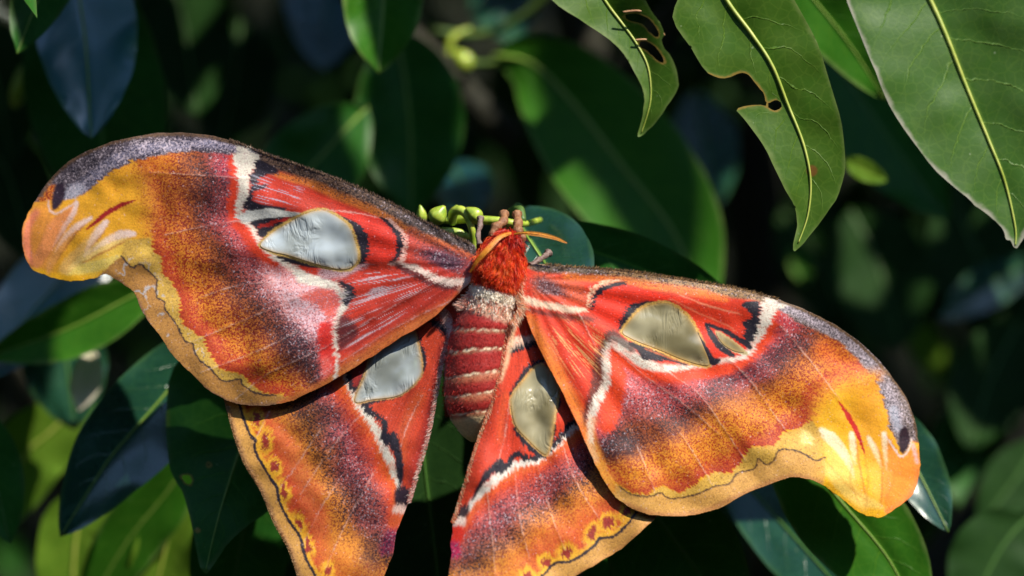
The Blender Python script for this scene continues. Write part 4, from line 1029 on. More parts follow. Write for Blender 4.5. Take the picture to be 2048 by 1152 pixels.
# fur over thorax, cream collar, abdomen fuzz
Vn = np.array(V).reshape(len(ax), NS, 3)
def body_pts(y0, y1, n, seed):
    r_ = np.random.default_rng(seed)
    rows = np.nonzero((ax[:, 1] >= y0) & (ax[:, 1] <= y1))[0]
    i = r_.choice(rows, n); k = r_.integers(NS // 2 - 2, NS + 3, n) % NS     # facing half (sin<0 is towards the camera)
    p = Vn[i, k] + r_.normal(size=(n, 3)) * 0.0004
    cen = np.stack([P(*ax[j, :2], ax[j, 3]) for j in range(len(ax))])[i]
    nrm = p - cen; nrm /= np.linalg.norm(nrm, axis=1)[:, None]
    return p, nrm, ax[i, 1], k, r_
def fur(name, y0, y1, n, length, palette, lift, seed, width=0.0001, down=(-0.12, 0, -1.0)):
    p, nrm, ys, k, r_ = body_pts(y0, y1, n, seed)
    if name == 'abdomen_fuzz':
        lat_ = np.cos(2 * math.pi * k / NS) * 58
        rg = ys - 0.2 * lat_
        ok = np.min(np.abs(rg[:, None] - (np.array(rings)[None] + 8)), axis=1) > 2.6
        ok &= rg < 824
        p, nrm, ys, k = p[ok], nrm[ok], ys[ok], k[ok]; n = len(p)
    clump = np.stack([vnoise(k * 0.45, ys / 7, seed + q_) - 0.5 for q_ in (1, 2, 3)], -1)
    dirs = nrm * lift + np.array(down) + clump * 1.5 + r_.normal(size=(n, 3)) * 0.13
    L = length * (0.6 + 0.8 * r_.random(n))
    pal = np.array([lin(q) for q in palette])
    tuft = vnoise(k * 0.55, ys / 9, seed)
    ci = np.clip((tuft * len(pal) + r_.normal(size=n) * 0.6), 0, len(pal) - 1).astype(int)
    cols = pal[ci] * (0.75 + 0.5 * r_.random(n))[:, None]
    return strands(name, body, p, dirs, L, cols, width, 0.35, seed)
fur('thorax_fur', 494, 570, 16000, 0.0014, [(190, 30, 12), (222, 52, 16), (236, 74, 20), (240, 104, 36), (226, 60, 20), (244, 130, 60)], 0.38, 31, 0.00006)
fur('head_fur', 464, 506, 4000, 0.0016, [(150, 16, 12), (190, 30, 14), (214, 56, 20)], 0.7, 32, 0.00008)
fur('collar_fur', 584, 600, 3200, 0.0005, [(255, 250, 236), (250, 238, 216), (255, 252, 244), (240, 220, 196)], 0.5, 33, 0.00009)
fur('waist_fur', 600, 630, 2200, 0.0006, [(232, 196, 170), (246, 236, 222), (222, 130, 108), (214, 180, 156)], 0.45, 34, 0.00009)
fur('abdomen_fuzz', 640, 840, 6500, 0.0005, [(136, 16, 12), (164, 24, 16), (150, 20, 14), (180, 44, 30)], 0.2, 35, 0.00005)

# fringe of hair along wing edges
def fringe(parent, edge, dep, outward, n, length, palette, seed, inset=3.0, width=0.00007, along=0.5, name='edge_fringe'):
    r_ = np.random.default_rng(seed)
    e = crom(edge, False, 8)
    t = r_.random(n) * (len(e) - 1.001)
    i = t.astype(int); f = (t - i)[:, None]
    q = e[i] * (1 - f) + e[i + 1] * f
    tan = e[i + 1] - e[i]; tan /= np.linalg.norm(tan, axis=1)[:, None] + 1e-9
    nor = np.stack([tan[:, 1], -tan[:, 0]], -1) * outward
    q = q - nor * (r_.random(n) * inset)[:, None]
    d = dep(q)
    p = Pn(q[:, 0], q[:, 1], d - 0.00005)
    d2 = nor + tan * along + r_.normal(size=(n, 2)) * 0.25
    dirs = np.stack([d2[:, 0], r_.normal(size=n) * 0.3 - 0.1, -d2[:, 1]], -1)
    pal = np.array([lin(c_) for c_ in palette])
    cols = pal[r_.integers(0, len(pal), n)] * (0.75 + 0.5 * r_.random(n))[:, None]
    return strands(name, parent, p, dirs, length * (0.5 + r_.random(n)), cols, width, 0.3, seed)
PKW = [(236, 200, 190), (222, 150, 140), (206, 110, 100), (240, 220, 206)]
RDF = [(200, 60, 34), (222, 84, 40), (170, 50, 34), (226, 120, 70)]
fringe(LHO, [(925,600),(910,655),(893,688),(884,717),(875,763),(863,828),(850,888),(831,953),(817,1003)], dep_lh, -1, 2400, 0.0008, PKW, 51, 7, width=0.00005, along=0.9)
fringe(LHO, [(455,812),(466,860),(489,925),(522,980),(549,1045),(577,1096),(597,1152)], dep_lh, -1 * -1, 1800, 0.0007, [(190, 146, 96), (160, 120, 84), (206, 170, 120)], 52, 3)
fringe(RHO, [(1030,610),(1023,643),(1009,703),(998,754),(986,805),(972,846),(954,897),(940,943),(922,1003),(908,1045)], dep_rh, 1, 2600, 0.0008, [(236, 206, 170), (226, 120, 80), (206, 70, 40), (240, 180, 130)], 53, 7, width=0.00005, along=0.9)
fringe(RFO, [(1048,540),(1043,590),(1048,620),(1030,650)], dep_rf, 1, 900, 0.0014, [(240, 214, 176), (236, 170, 120), (226, 110, 70), (250, 236, 210)], 54, 14, width=0.00005, along=0.9)
fringe(LFO, [(950,520),(950,560),(935,590),(915,610)], dep_lf, -1, 900, 0.0013, [(240, 190, 170), (226, 130, 110), (246, 226, 210)], 55, 16, width=0.00005, along=0.8)
fringe(RFO, [(1090,528),(1173,535),(1249,541),(1326,552),(1402,564),(1478,577),(1555,598)], dep_rf, 1, 1600, 0.0006, [(150, 120, 90), (90, 74, 62), (190, 150, 100)], 56, 3)
fringe(LFO, [(940,487),(860,448),(780,405),(700,368),(620,338),(540,310),(460,280)], dep_lf, -1, 1600, 0.0006, [(120, 96, 84), (80, 66, 62), (160, 130, 104)], 57, 3)

# ---------- antennae: bent shaft with two combs of short barbs
def antenna(pts, wid):
    p = crom(np.array(pts, float), False, 8)
    c3 = np.array([P(a, b, d) for a, b, d in p])
    n_ = len(c3)
    t = np.linspace(0, 1, n_)
    V_, F_ = tube(c3, (0.00022 * (1 - 0.6 * t)), 6)
    tan = np.gradient(c3, axis=0); tan /= np.linalg.norm(tan, axis=1)[:, None]
    for i in range(n_ - 1):
        for s_ in (0, 0.5):
            q = c3[i] * (1 - s_) + c3[i + 1] * s_
            side = np.cross(tan[i], [0, -1, 0]); side /= np.linalg.norm(side) + 1e-9
            L = wid * S * (math.sin(math.pi * min(1, (t[i] * 0.92 + 0.08))) ** 0.6)
            for sg in (-1, 1):
                k = len(V_)
                a = tan[i] * 0.00013
                tip = q + side * sg * L + tan[i] * L * 0.6 + np.array([0, -0.0001, 0])
                V_ += [q - a, q + a, tip + a * 0.5, tip - a * 0.5]
                F_.append((k, k + 1, k + 2, k + 3))
    return mesh_obj('antenna', V_, F_, M_ANT, moth)
antenna([(1022,466,-.0060),(1000,474,-.0085),(976,498,-.0105),(956,520,-.0100),(940,545,-.0085)], 5.5)
antenna([(1028,468,-.0060),(1050,466,-.0075),(1080,469,-.0075),(1110,476,-.0065),(1134,486,-.0055)], 4.5)

# ---------- legs: jointed, thick furry femur, thinner shin, hooked foot
def leg(pts, rad, mat):
    p = crom(np.array(pts, float), False, 6)
    c3 = [P(a, b, d) for a, b, d in p]
    t = np.arange(len(p)) / 6
    r = np.interp(t, np.arange(len(rad)), rad) * S * (1 + 0.18 * np.cos(t * 2 * math.pi))
    V_, F_ = tube(c3, r, 9)
    o = mesh_obj('leg', V_, F_, mat, moth)
    return o
leg([(961,436,.006),(960,452,.0040),(956,470,.0010),(960,490,-.001)], [7,5.5,5,6], M_LEG_G)
leg([(1008,428,.0040),(1007,442,.0010),(992,455,-.0010),(985,470,-.002),(990,486,-.002)], [9.5,8.5,10,7,7], M_LEG)
leg([(1034,428,.0040),(1036,446,.0010),(1036,462,-.002),(1045,476,-.003),(1040,490,-.003)], [9.5,9,10,7,7], M_LEG)
leg([(1097,506,.0060),(1090,512,.0040),(1078,520,.0010),(1060,532,-.001)], [8,5.5,5.5,7], M_LEG_G)

# ------------------------------------------------------------------ THE SHRUB
shrub = thing('shrub', (0.0, 0.22, 0.0), 'evergreen shrub with glossy pointed leaves that the moth clings to', 'shrub')
back = thing('shrub', (0.1, 0.62, 0.0), 'shadowed shrub behind the one with the moth, its leaves blurred', 'shrub')
bpy.context.view_layer.update()

def add_midrib(leaf, pts3, r0, mat):
    n_ = len(pts3)
    V_, F_ = tube(pts3, np.linspace(r0, r0 * 0.25, n_), 6)
    mesh_obj('midrib', V_, F_, mat, leaf)

def leaf(mid, wl, wr, kind, db, dt, tilt=0.0, fold=0.12, seed=0, rib=M_MIDRIB_D, peak=0.42, curl=0.0, label=None, parent=None, nu=30, nv=7, rib_w=3.2, tipw=1.35, wav=0.0016):
    """blade from its midrib (photo px), half widths (px), depths at base and tip (m)"""
    parent = parent or shrub
    mp = crom(np.array(mid, float), False, 8)
    L = np.concatenate([[0], np.cumsum(np.linalg.norm(np.diff(mp, axis=0), axis=1))]); L /= L[-1]
    u = np.linspace(0, 1, nu)
    cx = np.interp(u, L, mp[:, 0]); cy = np.interp(u, L, mp[:, 1])
    tx = np.gradient(cx); ty = np.gradient(cy); ln = np.hypot(tx, ty); tx /= ln; ty /= ln
    wav = wav * min(1.0, max(wl, wr) / 90.0) ** 1.5
    px_, py_ = ty, -tx                              # points to the picture-left when the tip hangs down... sign by side
    a = peak / (1 - peak)
    prof = (u ** (0.8 * a)) * ((1 - u) ** 0.8 if a <= 0 else (1 - u) ** 0.8)
    prof = np.power(u + 1e-9, 0.9 * peak / 0.42 * 0.8) * np.power(1 - u + 1e-9, tipw * 0.62)
    prof /= prof.max()
    tot = np.hypot(mp[-1][0] - mp[0][0], mp[-1][1] - mp[0][1]) * S
    V_ = []; UV = []
    vs = np.linspace(-1, 1, 2 * nv + 1)
    ridge = []
    for i in range(nu):
        for v in vs:
            w = (wr if v > 0 else wl) * prof[i]
            ew = w * (1 + 0.03 * (vnoise(np.array([u[i] * 17.0]), np.array([v * 2 + seed]), seed)[0] - .5))
            X = cx[i] + px_[i] * v * ew; Y = cy[i] + py_[i] * v * ew
            d = db + (dt - db) * u[i] + curl * (u[i] - 0.5) ** 2 * 4 - curl
            off = abs(v) * w * S
            d += -fold * off * 2 + tilt * v * w * S
            d += (vnoise(np.array([u[i] * 5.0 + 3]), np.array([v * 1.5 + 7]), seed + 4)[0] - .5) * wav * 2 * abs(v) + 0.5 * wav * math.sin(u[i] * 19 + seed + v) * v * v
            V_.append(P(X, Y, d)); UV.append((u[i], v, (1 - abs(v)) * w * S))
        ridge.append(P(cx[i], cy[i], db + (dt - db) * u[i] + curl * (u[i] - 0.5) ** 2 * 4 - curl - 0.0002))
    m_ = 2 * nv + 1
    F_ = np.array([(i * m_ + j, i * m_ + j + 1, (i + 1) * m_ + j + 1, (i + 1) * m_ + j) for i in range(nu - 1) for j in range(m_ - 1)])
    o = mesh_obj('leaf', V_, F_, LEAF[kind], parent, True, {'leafuv': np.array(UV)})
    if label: o['label'] = label
    if rib is not None: add_midrib(o, np.array(ridge), rib_w * S * (D + db) / D, rib)
    bases.append((np.array(ridge[0]), parent))
    return o

bases = []

def cut_leaf(outline, mid, kind, depth, seed, rib, label, holes=(), h=5.0, rib_w=3.5, bite=None):
    """blade with bites or holes: real outline, real gaps"""
    ol = ragged(crom(outline, True, 3), 5.0, seed)
    hs = [ragged(crom(x, True, 4), 4.0, seed + 1) for x in holes]
    Q, q = grid_in_outline(ol, h, hs)
    mp = crom(np.array(mid, float), False, 8)
    dm, arg = pldist(Q, mp)
    i = np.clip(arg.astype(int), 0, len(mp) - 2)
    tan = mp[i + 1] - mp[i]; rel = Q - mp[i]
    sg = np.sign(tan[:, 0] * rel[:, 1] - tan[:, 1] * rel[:, 0])
    e, _ = pldist(Q, closed(ol))
    u = arg / (len(mp) - 1)
    v = sg * dm / (dm + e + 1e-6)
    d = depth(Q, u, sg * dm)
    d = d + (fbm(Q[:, 0] / 110, Q[:, 1] / 110, seed, 2) - .5) * 0.0030
    db_ = np.full(len(Q), 99.0)
    for r_ in [closed(x) for x in hs] + ([crom(bite, False, 4)] if bite else []):
        db_ = np.minimum(db_, pldist(Q, r_)[0])
    o = mesh_obj('leaf', Pn(Q[:, 0], Q[:, 1], d), q, LEAF[kind], shrub, True, {'leafuv': np.stack([u, v, e * S], -1), 'bitten': np.exp(-db_ / 7.0)})
    o['label'] = label
    qm = mp; _, am = pldist(qm, mp)
    um = np.linspace(0, 1, len(mp))
    dmid = depth(mp, um, np.zeros(len(mp))) + (fbm(mp[:, 0] / 110, mp[:, 1] / 110, seed, 2) - .5) * 0.0030 - 0.0003
    r3 = Pn(mp[:, 0], mp[:, 1], dmid)
    add_midrib(o, r3, rib_w * S, rib)
    bases.append((r3[0], shrub))
    return o

# upper side: chewed and whole leaves in the sun
cut_leaf([(1345,34),(1381,95),(1417,147),(1449,156),(1485,144),(1508,163),(1526,185),(1534,206),(1552,200),(1566,206),(1560,216),(1546,221),(1521,208),(1476,217),(1485,235),(1517,275),(1544,325),(1571,379),(1589,415),(1594,451),(1585,501),(1607,488),(1652,429),(1679,384),(1691,325),(1684,253),(1661,172),(1634,86),(1593,9),(1540,-70),(1440,-110),(1372,-30)],
         [(1415,-80),(1453,0),(1503,68),(1544,131),(1575,208),(1607,289),(1621,361),(1616,429),(1597,485)], 'olive',
         lambda Q, u, v: 0.012 - 0.009 * u - np.abs(v) * S * 0.14 - v * S * 0.04, 61, M_MIDRIB_Y,
         'olive green leaf with a big bite taken from its edge', h=4.0, rib_w=5.2, bite=[(1417,147),(1449,156),(1485,144),(1508,163),(1526,185),(1534,206),(1552,200),(1560,216),(1546,221),(1521,208),(1476,217)])
cut_leaf([(1095,-30),(1117,12),(1177,50),(1236,94),(1266,139),(1287,188),(1286,228),(1276,267),(1282,273),(1305,252),(1335,213),(1357,173),(1352,135),(1340,110),(1329,96),(1322,78),(1328,70),(1320,45),(1300,18),(1280,-20),(1250,-70),(1150,-80)],
         [(1170,-60),(1216,10),(1245,48),(1271,84),(1293,125),(1301,165),(1300,208),(1283,266)], 'olive',
         lambda Q, u, v: -0.002 - 0.006 * u - np.abs(v) * S * 0.45, 62, M_MIDRIB_Y,
         'small curled leaf eaten through in two long slits',
         [[(1248,30),(1275,28),(1300,40),(1318,66),(1312,74),(1298,62),(1280,46),(1258,40)], [(1276,84),(1296,84),(1314,98),(1330,124),(1316,122),(1300,106),(1284,96)]], h=3.5, rib_w=3.4)
cut_leaf([(1690,-30),(1720,68),(1751,144),(1779,212),(1824,280),(1873,343),(1932,393),(1960,418),(2004,456),(2012,478),(2022,480),(2031,497),(2045,479),(2090,400),(2130,250),(2120,100),(2060,-10),(2010,-60),(1940,-100),(1830,-150),(1740,-120)],
         [(1800,-120),(1860,0),(1891,68),(1932,172),(1977,280),(2009,361),(2030,451),(2031,490)], 'dusty',
         lambda Q, u, v: 0.024 - 0.008 * u - np.abs(v) * S * 0.22 - v * S * 0.1, 63, M_MIDRIB_Y,
         'broad dusty leaf with a pinkish edge sheen painted in', h=6.0, rib_w=6.0)
cut_leaf([(1965,-20),(2010,28),(2048,62),(2120,110),(2200,80),(2180,-60),(2080,-120)], [(2180,-90),(2120,-20),(2060,30),(2030,46)], 'dusty',
         lambda Q, u, v: 0.021 + np.abs(v) * S * 0.02, 64, M_MIDRIB_Y, 'dusty leaf whose edge pokes past the broad pink-edged leaf', h=8.0)
for arc in ([(1246,24),(1280,22),(1306,36),(1329,71)], [(1271,80),(1297,80),(1317,94),(1329,122)]):
    p_ = crom(np.array(arc, float), False, 6)
    V_, F_ = tube([P(a, b_, -0.0065) for a, b_ in p_], np.array([2.0] * len(p_)) * S, 6)
    o_ = mesh_obj('curled_edge', V_, F_, M_BRITTLE, shrub)
    o_['label'] = 'brittle brown rim left along an eaten slit'

# leaves behind, by place
LV = [
 # mid, wl, wr, kind, db, dt, tilt, fold, rib, extra
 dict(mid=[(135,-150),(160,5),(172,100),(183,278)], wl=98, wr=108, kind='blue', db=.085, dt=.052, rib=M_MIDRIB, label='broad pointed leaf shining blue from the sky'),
 dict(mid=[(130,-160),(175,100),(205,280),(215,480)], wl=140, wr=140, kind='dark', db=.105, dt=.088, peak=.55),
 dict(mid=[(190,-150),(110,-60),(72,10),(34,108)], wl=60, wr=58, kind='dark', db=.055, dt=.038, rib=M_MIDRIB),
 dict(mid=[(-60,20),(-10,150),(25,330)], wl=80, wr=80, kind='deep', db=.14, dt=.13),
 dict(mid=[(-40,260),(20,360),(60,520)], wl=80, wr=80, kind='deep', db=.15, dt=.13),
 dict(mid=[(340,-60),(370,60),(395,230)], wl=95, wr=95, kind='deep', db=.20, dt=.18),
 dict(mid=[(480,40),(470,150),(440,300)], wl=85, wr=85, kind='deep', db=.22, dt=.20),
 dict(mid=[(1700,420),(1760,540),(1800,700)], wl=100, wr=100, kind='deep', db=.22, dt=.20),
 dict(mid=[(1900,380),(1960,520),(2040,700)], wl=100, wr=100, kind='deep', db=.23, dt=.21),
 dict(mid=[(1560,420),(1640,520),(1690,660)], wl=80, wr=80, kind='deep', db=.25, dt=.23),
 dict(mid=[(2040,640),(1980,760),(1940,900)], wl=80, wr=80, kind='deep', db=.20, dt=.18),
 dict(mid=[(775,-140),(768,-20),(763,60),(757,147)], wl=82, wr=80, kind='mid', db=.08, dt=.066, rib=M_MIDRIB, fold=.4),
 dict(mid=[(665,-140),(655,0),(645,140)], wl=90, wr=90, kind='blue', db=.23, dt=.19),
 dict(mid=[(790,60),(808,150),(820,260),(823,432)], wl=108, wr=112, kind='dark', db=.135, dt=.125, rib=M_MIDRIB),
 dict(mid=[(735,215),(690,260),(620,335),(480,460)], wl=95, wr=95, kind='dark', db=.12, dt=.10, rib=M_MIDRIB),
 dict(mid=[(985,112),(1060,125),(1140,200),(1250,340),(1350,470),(1420,640)], wl=128, wr=132, kind='mid', db=.15, dt=.115, rib=M_MIDRIB, fold=.10, peak=.46, rib_w=5, label='wide blurred leaf dappled with sun beyond the antennae'),
 dict(mid=[(1020,420),(1055,472),(1095,535),(1150,640)], wl=62, wr=100, kind='gloss', db=.040, dt=.012, rib=M_MIDRIB, label='teal leaf under the head of the moth'),
 dict(mid=[(1010,440),(1150,490),(1300,545),(1490,640)], wl=62, wr=62, kind='dark', db=.040, dt=.036, rib=None, tipw=1.0),
 dict(mid=[(330,560),(250,600),(130,660),(-30,715)], wl=58, wr=62, kind='mid', db=.075, dt=.080, rib=M_MIDRIB, fold=.25),
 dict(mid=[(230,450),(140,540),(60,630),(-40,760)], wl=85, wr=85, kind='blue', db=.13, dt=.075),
 dict(mid=[(120,600),(130,700),(150,860)], wl=90, wr=82, kind='gloss', db=.105, dt=.10),
 dict(mid=[(186,700),(170,760),(158,822)], wl=30, wr=34, kind='pale', db=.088, dt=.086, rib=None, label='leaf tip coloured cream for a painted sun glint'),
 dict(mid=[(440,650),(337,780),(262,866),(210,930),(120,1074)], wl=90, wr=98, kind='gloss', db=.052, dt=.044, rib=M_MIDRIB, peak=.40, label='large blue-green leaf with a dry pale tip patch'),
 dict(mid=[(560,900),(505,1000),(480,1100),(440,1320)], wl=100, wr=100, kind='dark', db=.050, dt=.052),
 dict(mid=[(400,890),(330,990),(250,1090),(150,1260)], wl=64, wr=64, kind='mid', db=.078, dt=.095, rib=M_MIDRIB),
 dict(mid=[(250,980),(170,1040),(150,1090),(140,1300)], wl=76, wr=78, kind='lime', db=.10, dt=.105, rib=M_MIDRIB_Y, rib_w=5),
 dict(mid=[(380,980),(339,1069),(318,1150),(280,1300)], wl=62, wr=66, kind='lime', db=.085, dt=.092, rib=M_MIDRIB_Y, rib_w=4),
 dict(mid=[(190,780),(99,866),(49,915),(-40,1090)], wl=72, wr=78, kind='lime', db=.12, dt=.125, rib=M_MIDRIB_Y, rib_w=4.5),
 dict(mid=[(-70,800),(-20,920),(20,1090)], wl=62, wr=60, kind='dark', db=.055, dt=.05),
 dict(mid=[(830,720),(850,940),(875,1150),(885,1360)], wl=150, wr=150, kind='deep', db=.040, dt=.038),
 dict(mid=[(730,1060),(780,1120),(850,1260)], wl=60, wr=60, kind='dark', db=.055, dt=.05),
 dict(mid=[(1240,920),(1320,1040),(1400,1151),(1480,1300)], wl=140, wr=110, kind='dark', db=.036, dt=.040, rib=M_MIDRIB_D),
 dict(mid=[(1215,960),(1225,1100),(1232,1350)], wl=64, wr=64, kind='dark', db=.055, dt=.05),
 dict(mid=[(1430,900),(1530,1010),(1620,1110),(1780,1290)], wl=78, wr=70, kind='gloss', db=.085, dt=.030, label='narrow leaf shining deep blue below the hindwing margin'),
 dict(mid=[(1540,840),(1620,930),(1689,1011),(1782,1125),(1850,1270)], wl=112, wr=96, kind='mid', db=.036, dt=.030, rib=M_MIDRIB, label='leaf crossed by the shadow edge of the hooked wing tip'),
 dict(mid=[(1740,800),(1800,880),(1840,950),(1897,1064)], wl=52, wr=58, kind='gloss', db=.050, dt=.036, rib=M_MIDRIB, label='dark teal leaf with a pale pointed tip past the wing tip'),
 dict(mid=[(1540,-110),(1620,-10),(1700,90),(1770,200)], wl=64, wr=60, kind='mid', db=.06, dt=.07, rib=M_MIDRIB),
 dict(mid=[(1590,30),(1680,140),(1780,280),(1900,440)], wl=100, wr=100, kind='dark', db=.14, dt=.115),
 dict(mid=[(1690,318),(1730,338),(1775,362)], wl=24, wr=20, kind='lime', db=.09, dt=.088, rib=None),
 dict(mid=[(1390,180),(1410,280),(1430,420)], wl=70, wr=66, kind='gloss', db=.24, dt=.20),
 dict(mid=[(960,-60),(1010,10),(1030,90)], wl=70, wr=70, kind='gloss', db=.22, dt=.19),
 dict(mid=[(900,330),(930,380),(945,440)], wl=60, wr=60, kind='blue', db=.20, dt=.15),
 dict(mid=[(2080,520),(1980,570),(1880,640)], wl=44, wr=44, kind='gloss', db=.22, dt=.19),
 dict(mid=[(1825,640),(1850,690),(1880,760)], wl=34, wr=34, kind='lime', db=.26, dt=.25, rib=None),
 dict(mid=[(1890,820),(1950,920),(2000,1060)], wl=80, wr=80, kind='dark', db=.20, dt=.18),
 dict(mid=[(2080,880),(2030,960),(1960,1050)], wl=60, wr=60, kind='deep', db=.17, dt=.16),
 dict(mid=[(1590,490),(1605,535),(1612,570)], wl=22, wr=22, kind='mid', db=.24, dt=.23, rib=None),
 dict(mid=[(2060,1030),(2000,1100),(1930,1240)], wl=90, wr=90, kind='deep', db=.11, dt=.10),
]
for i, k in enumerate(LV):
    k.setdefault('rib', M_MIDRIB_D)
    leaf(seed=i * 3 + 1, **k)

# brown spots and leaf-miner holes as small raised scabs are in the leaf material; the sharp foreground leaf has real holes
cut_leaf([(347,735),(332,832),(337,922),(352,962),(358,975),(364,981),(382,1039),(399,1125),(411,1145),(420,1140),(450,1095),(487,1057),(529,1027),(600,960),(640,860),(620,760),(540,690),(430,670)],
         [(560,690),(520,790),(476,911),(450,990),(431,1057),(412,1138)], 'dark',
         lambda Q, u, v: 0.036 - 0.016 * u + np.abs(v) * S * 0.10 + v * S * 0.08, 65, M_MIDRIB,
         'sharp dark green leaf pierced by a small ragged hole',
         [[(362,953),(370,950),(380,951),(384,960),(380,969),(371,966),(366,958)], [(414,929),(418,926),(421,931),(417,934)], [(393,1058),(397,1058),(397,1062),(393,1062)]], h=3.0, rib_w=2.6)

# leaves out of the frame: the rest of the shrub above, below and to the sides (they shade its inside)
def wild_leaf(parent, c, ln, yaw, pitch, roll, kind, proto):
    o = proto[kind].copy(); COL.objects.link(o)
    o.parent = parent; o.matrix_parent_inverse = parent.matrix_world.inverted()
    o.location = c; o.rotation_euler = (pitch, roll, yaw); o.scale = (ln, ln, ln)
    bases.append((np.array(c), parent))
    return o
def proto_leaf(kind, parent, bend):
    V_ = []; UV = []; nu, nv = 9, 2
    for i in range(nu):
        u = i / (nu - 1)
        pr = (u ** 0.75) * ((1 - u) ** 0.82) * 1.72
        for j in range(-nv, nv + 1):
            v = j / nv; w = 0.19 * pr
            V_.append((v * w, -abs(v) * w * 0.3 - bend * u * u, -u)); UV.append((u, v, (1 - abs(v)) * w * 0.06))
    m_ = 2 * nv + 1
    F_ = np.array([(i * m_ + j, i * m_ + j + 1, (i + 1) * m_ + j + 1, (i + 1) * m_ + j) for i in range(nu - 1) for j in range(m_ - 1)])
    return mesh_obj('leaf', V_, F_, LEAF[kind], parent, True, {'leafuv': np.array(UV)})
prA = {k: proto_leaf(k, shrub, b_) for k, b_ in (('dark', .12), ('gloss', .2), ('mid', .05), ('deep', .1))}
prB = {k: proto_leaf(k, back, b_) for k, b_ in (('dark', .12), ('gloss', .2), ('mid', .05), ('deep', .1))}
R = random.Random(5)
LIT = np.array([P(*q) for q in ((925,118,.15),(905,70,.15),(1215,430,.128),(1060,235,.145),(1440,530,.118),(240,600,.075),(130,660,.078),(180,1090,.10),(300,1030,.085),(80,900,.12),(330,1080,.088),(1740,1130,.032),(757,80,.068),(1625,30,.065),(1735,340,.09),(1855,700,.255),(160,770,.087))])
def keeps_dapple(p):
    rel = np.asarray(p)[None] - LIT
    t = rel @ np.array(SUN)
    off = np.linalg.norm(rel - t[:, None] * np.array(SUN)[None], axis=1)
    return not ((t > 0.015) & (off < 0.024)).any()
def scatter(parent, proto, n, xr, dr, zr, kinds, keep):
    k = 0; tries = 0
    while k < n and tries < n * 30:
        tries += 1
        x = R.uniform(*xr); d = R.uniform(*dr); z = R.uniform(*zr)
        if not keep(x, d, z): continue
        if not keeps_dapple((x, d, ZC + z - 0.035)): continue
        ln = R.uniform(0.055, 0.085)
        wild_leaf(parent, (x, d, ZC + z), ln, R.gauss(0, 0.55), R.gauss(-0.45, 0.3), R.gauss(0, 0.5), R.choice(kinds), proto)
        k += 1
def lets_sun_in(f):
    def g_(x, d, z):
        d0 = d; d = d - 0.042          # a hanging blade reaches this far forward
        t = (0.012 - d) / -SUN.y
        if t > 0:
            xx = x - SUN.x * t; zz = z - SUN.z * t
            if -0.18 < xx < 0.18 and -0.12 < zz < 0.15: return False
            if 0.0 < xx < 0.28 and -0.12 < zz < 0.30: return False
        return f(x, d0, z)
    return g_
def out_of_view(m):
    def f(x, d, z):
        k = (D + d) / D
        return not (abs(x) < 0.135 * k + m and -0.076 * k - m < z < 0.076 * k + m + 0.085)
    return f
for p_ in list(prA.values()) + list(prB.values()):
    p_.hide_render = False
# first copies stand in place too
for i, (k, o) in enumerate(prA.items()):
    o.location = (0.32 + 0.05 * i, 0.12, ZC - 0.05 * i); o.scale = (.07,) * 3; o.rotation_euler = (-.4, .3 * i, .2)
for i, (k, o) in enumerate(prB.items()):
    o.location = (-0.2 + 0.13 * i, 0.42, ZC + 0.02 * i); o.scale = (.08,) * 3; o.rotation_euler = (-.4, .3 * i - .4, .2)
scatter(shrub, prA, 75, (-0.34, 0.34), (0.07, 0.42), (0.10, 0.42), ['dark', 'dark', 'gloss', 'mid'], out_of_view(0.006))
scatter(shrub, prA, 80, (-0.26, 0.14), (-0.06, 0.09), (0.115, 0.26), ['dark', 'dark', 'mid'], lets_sun_in(out_of_view(-0.004)))
scatter(shrub, prA, 55, (-0.12, 0.36), (-0.01, 0.16), (0.112, 0.36), ['dark', 'dark', 'mid'], lets_sun_in(out_of_view(0.0)))
scatter(shrub, prA, 28, (-0.36, 0.36), (0.03, 0.30), (-0.32, 0.12), ['dark', 'gloss', 'mid'], out_of_view(0.02))
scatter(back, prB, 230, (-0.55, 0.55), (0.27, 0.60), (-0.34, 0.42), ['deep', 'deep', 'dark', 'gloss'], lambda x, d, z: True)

# the mass of small inner leaves that fills the shadowed shrub
def leaf_mass(parent, n, box, mat, seed):
    r_ = np.random.default_rng(seed)
    c_ = np.stack([r_.uniform(*box[k], n) for k in range(3)], -1)
    us = np.array([0, .25, .6, 1.0]); pr = np.array([0.02, .17, .17, 0.0])
    ok = np.array([keeps_dapple(q_ - np.array([0, 0, .035])) for q_ in c_]); c_ = c_[ok]; n = len(c_)
    L_ = r_.uniform(.05, .09, n)
    z = np.array([0, 0, -1.0]) + r_.normal(size=(n, 3)) * 0.45; z /= np.linalg.norm(z, axis=1)[:, None]
    x_ = np.cross(z, np.array([0, -1, 0]) + r_.normal(size=(n, 3)) * 0.5); x_ /= np.linalg.norm(x_, axis=1)[:, None]
    y_ = np.cross(z, x_)
    V_ = []; UV = []
    for u, w in zip(us, pr):
        for v in (-1, 0, 1):
            V_.append(c_ + L_[:, None] * (z * u + x_ * v * w + y_ * (abs(v) * w * 0.3 + 0.1 * u * u)))
            UV.append(np.tile([u, v, (1 - abs(v)) * .01], (n, 1)))
    V_ = np.stack(V_, 1).reshape(-1, 3); UV = np.stack(UV, 1).reshape(-1, 3)
    q = np.array([(i * 3 + j, i * 3 + j + 1, i * 3 + j + 4, i * 3 + j + 3) for i in range(3) for j in range(2)])
    F_ = (np.arange(n)[:, None, None] * 12 + q[None]).reshape(-1, 4)
    o = mesh_obj('inner_foliage', V_, F_, mat, parent, True, {'leafuv': UV})
    o['kind'] = 'stuff'
    return o
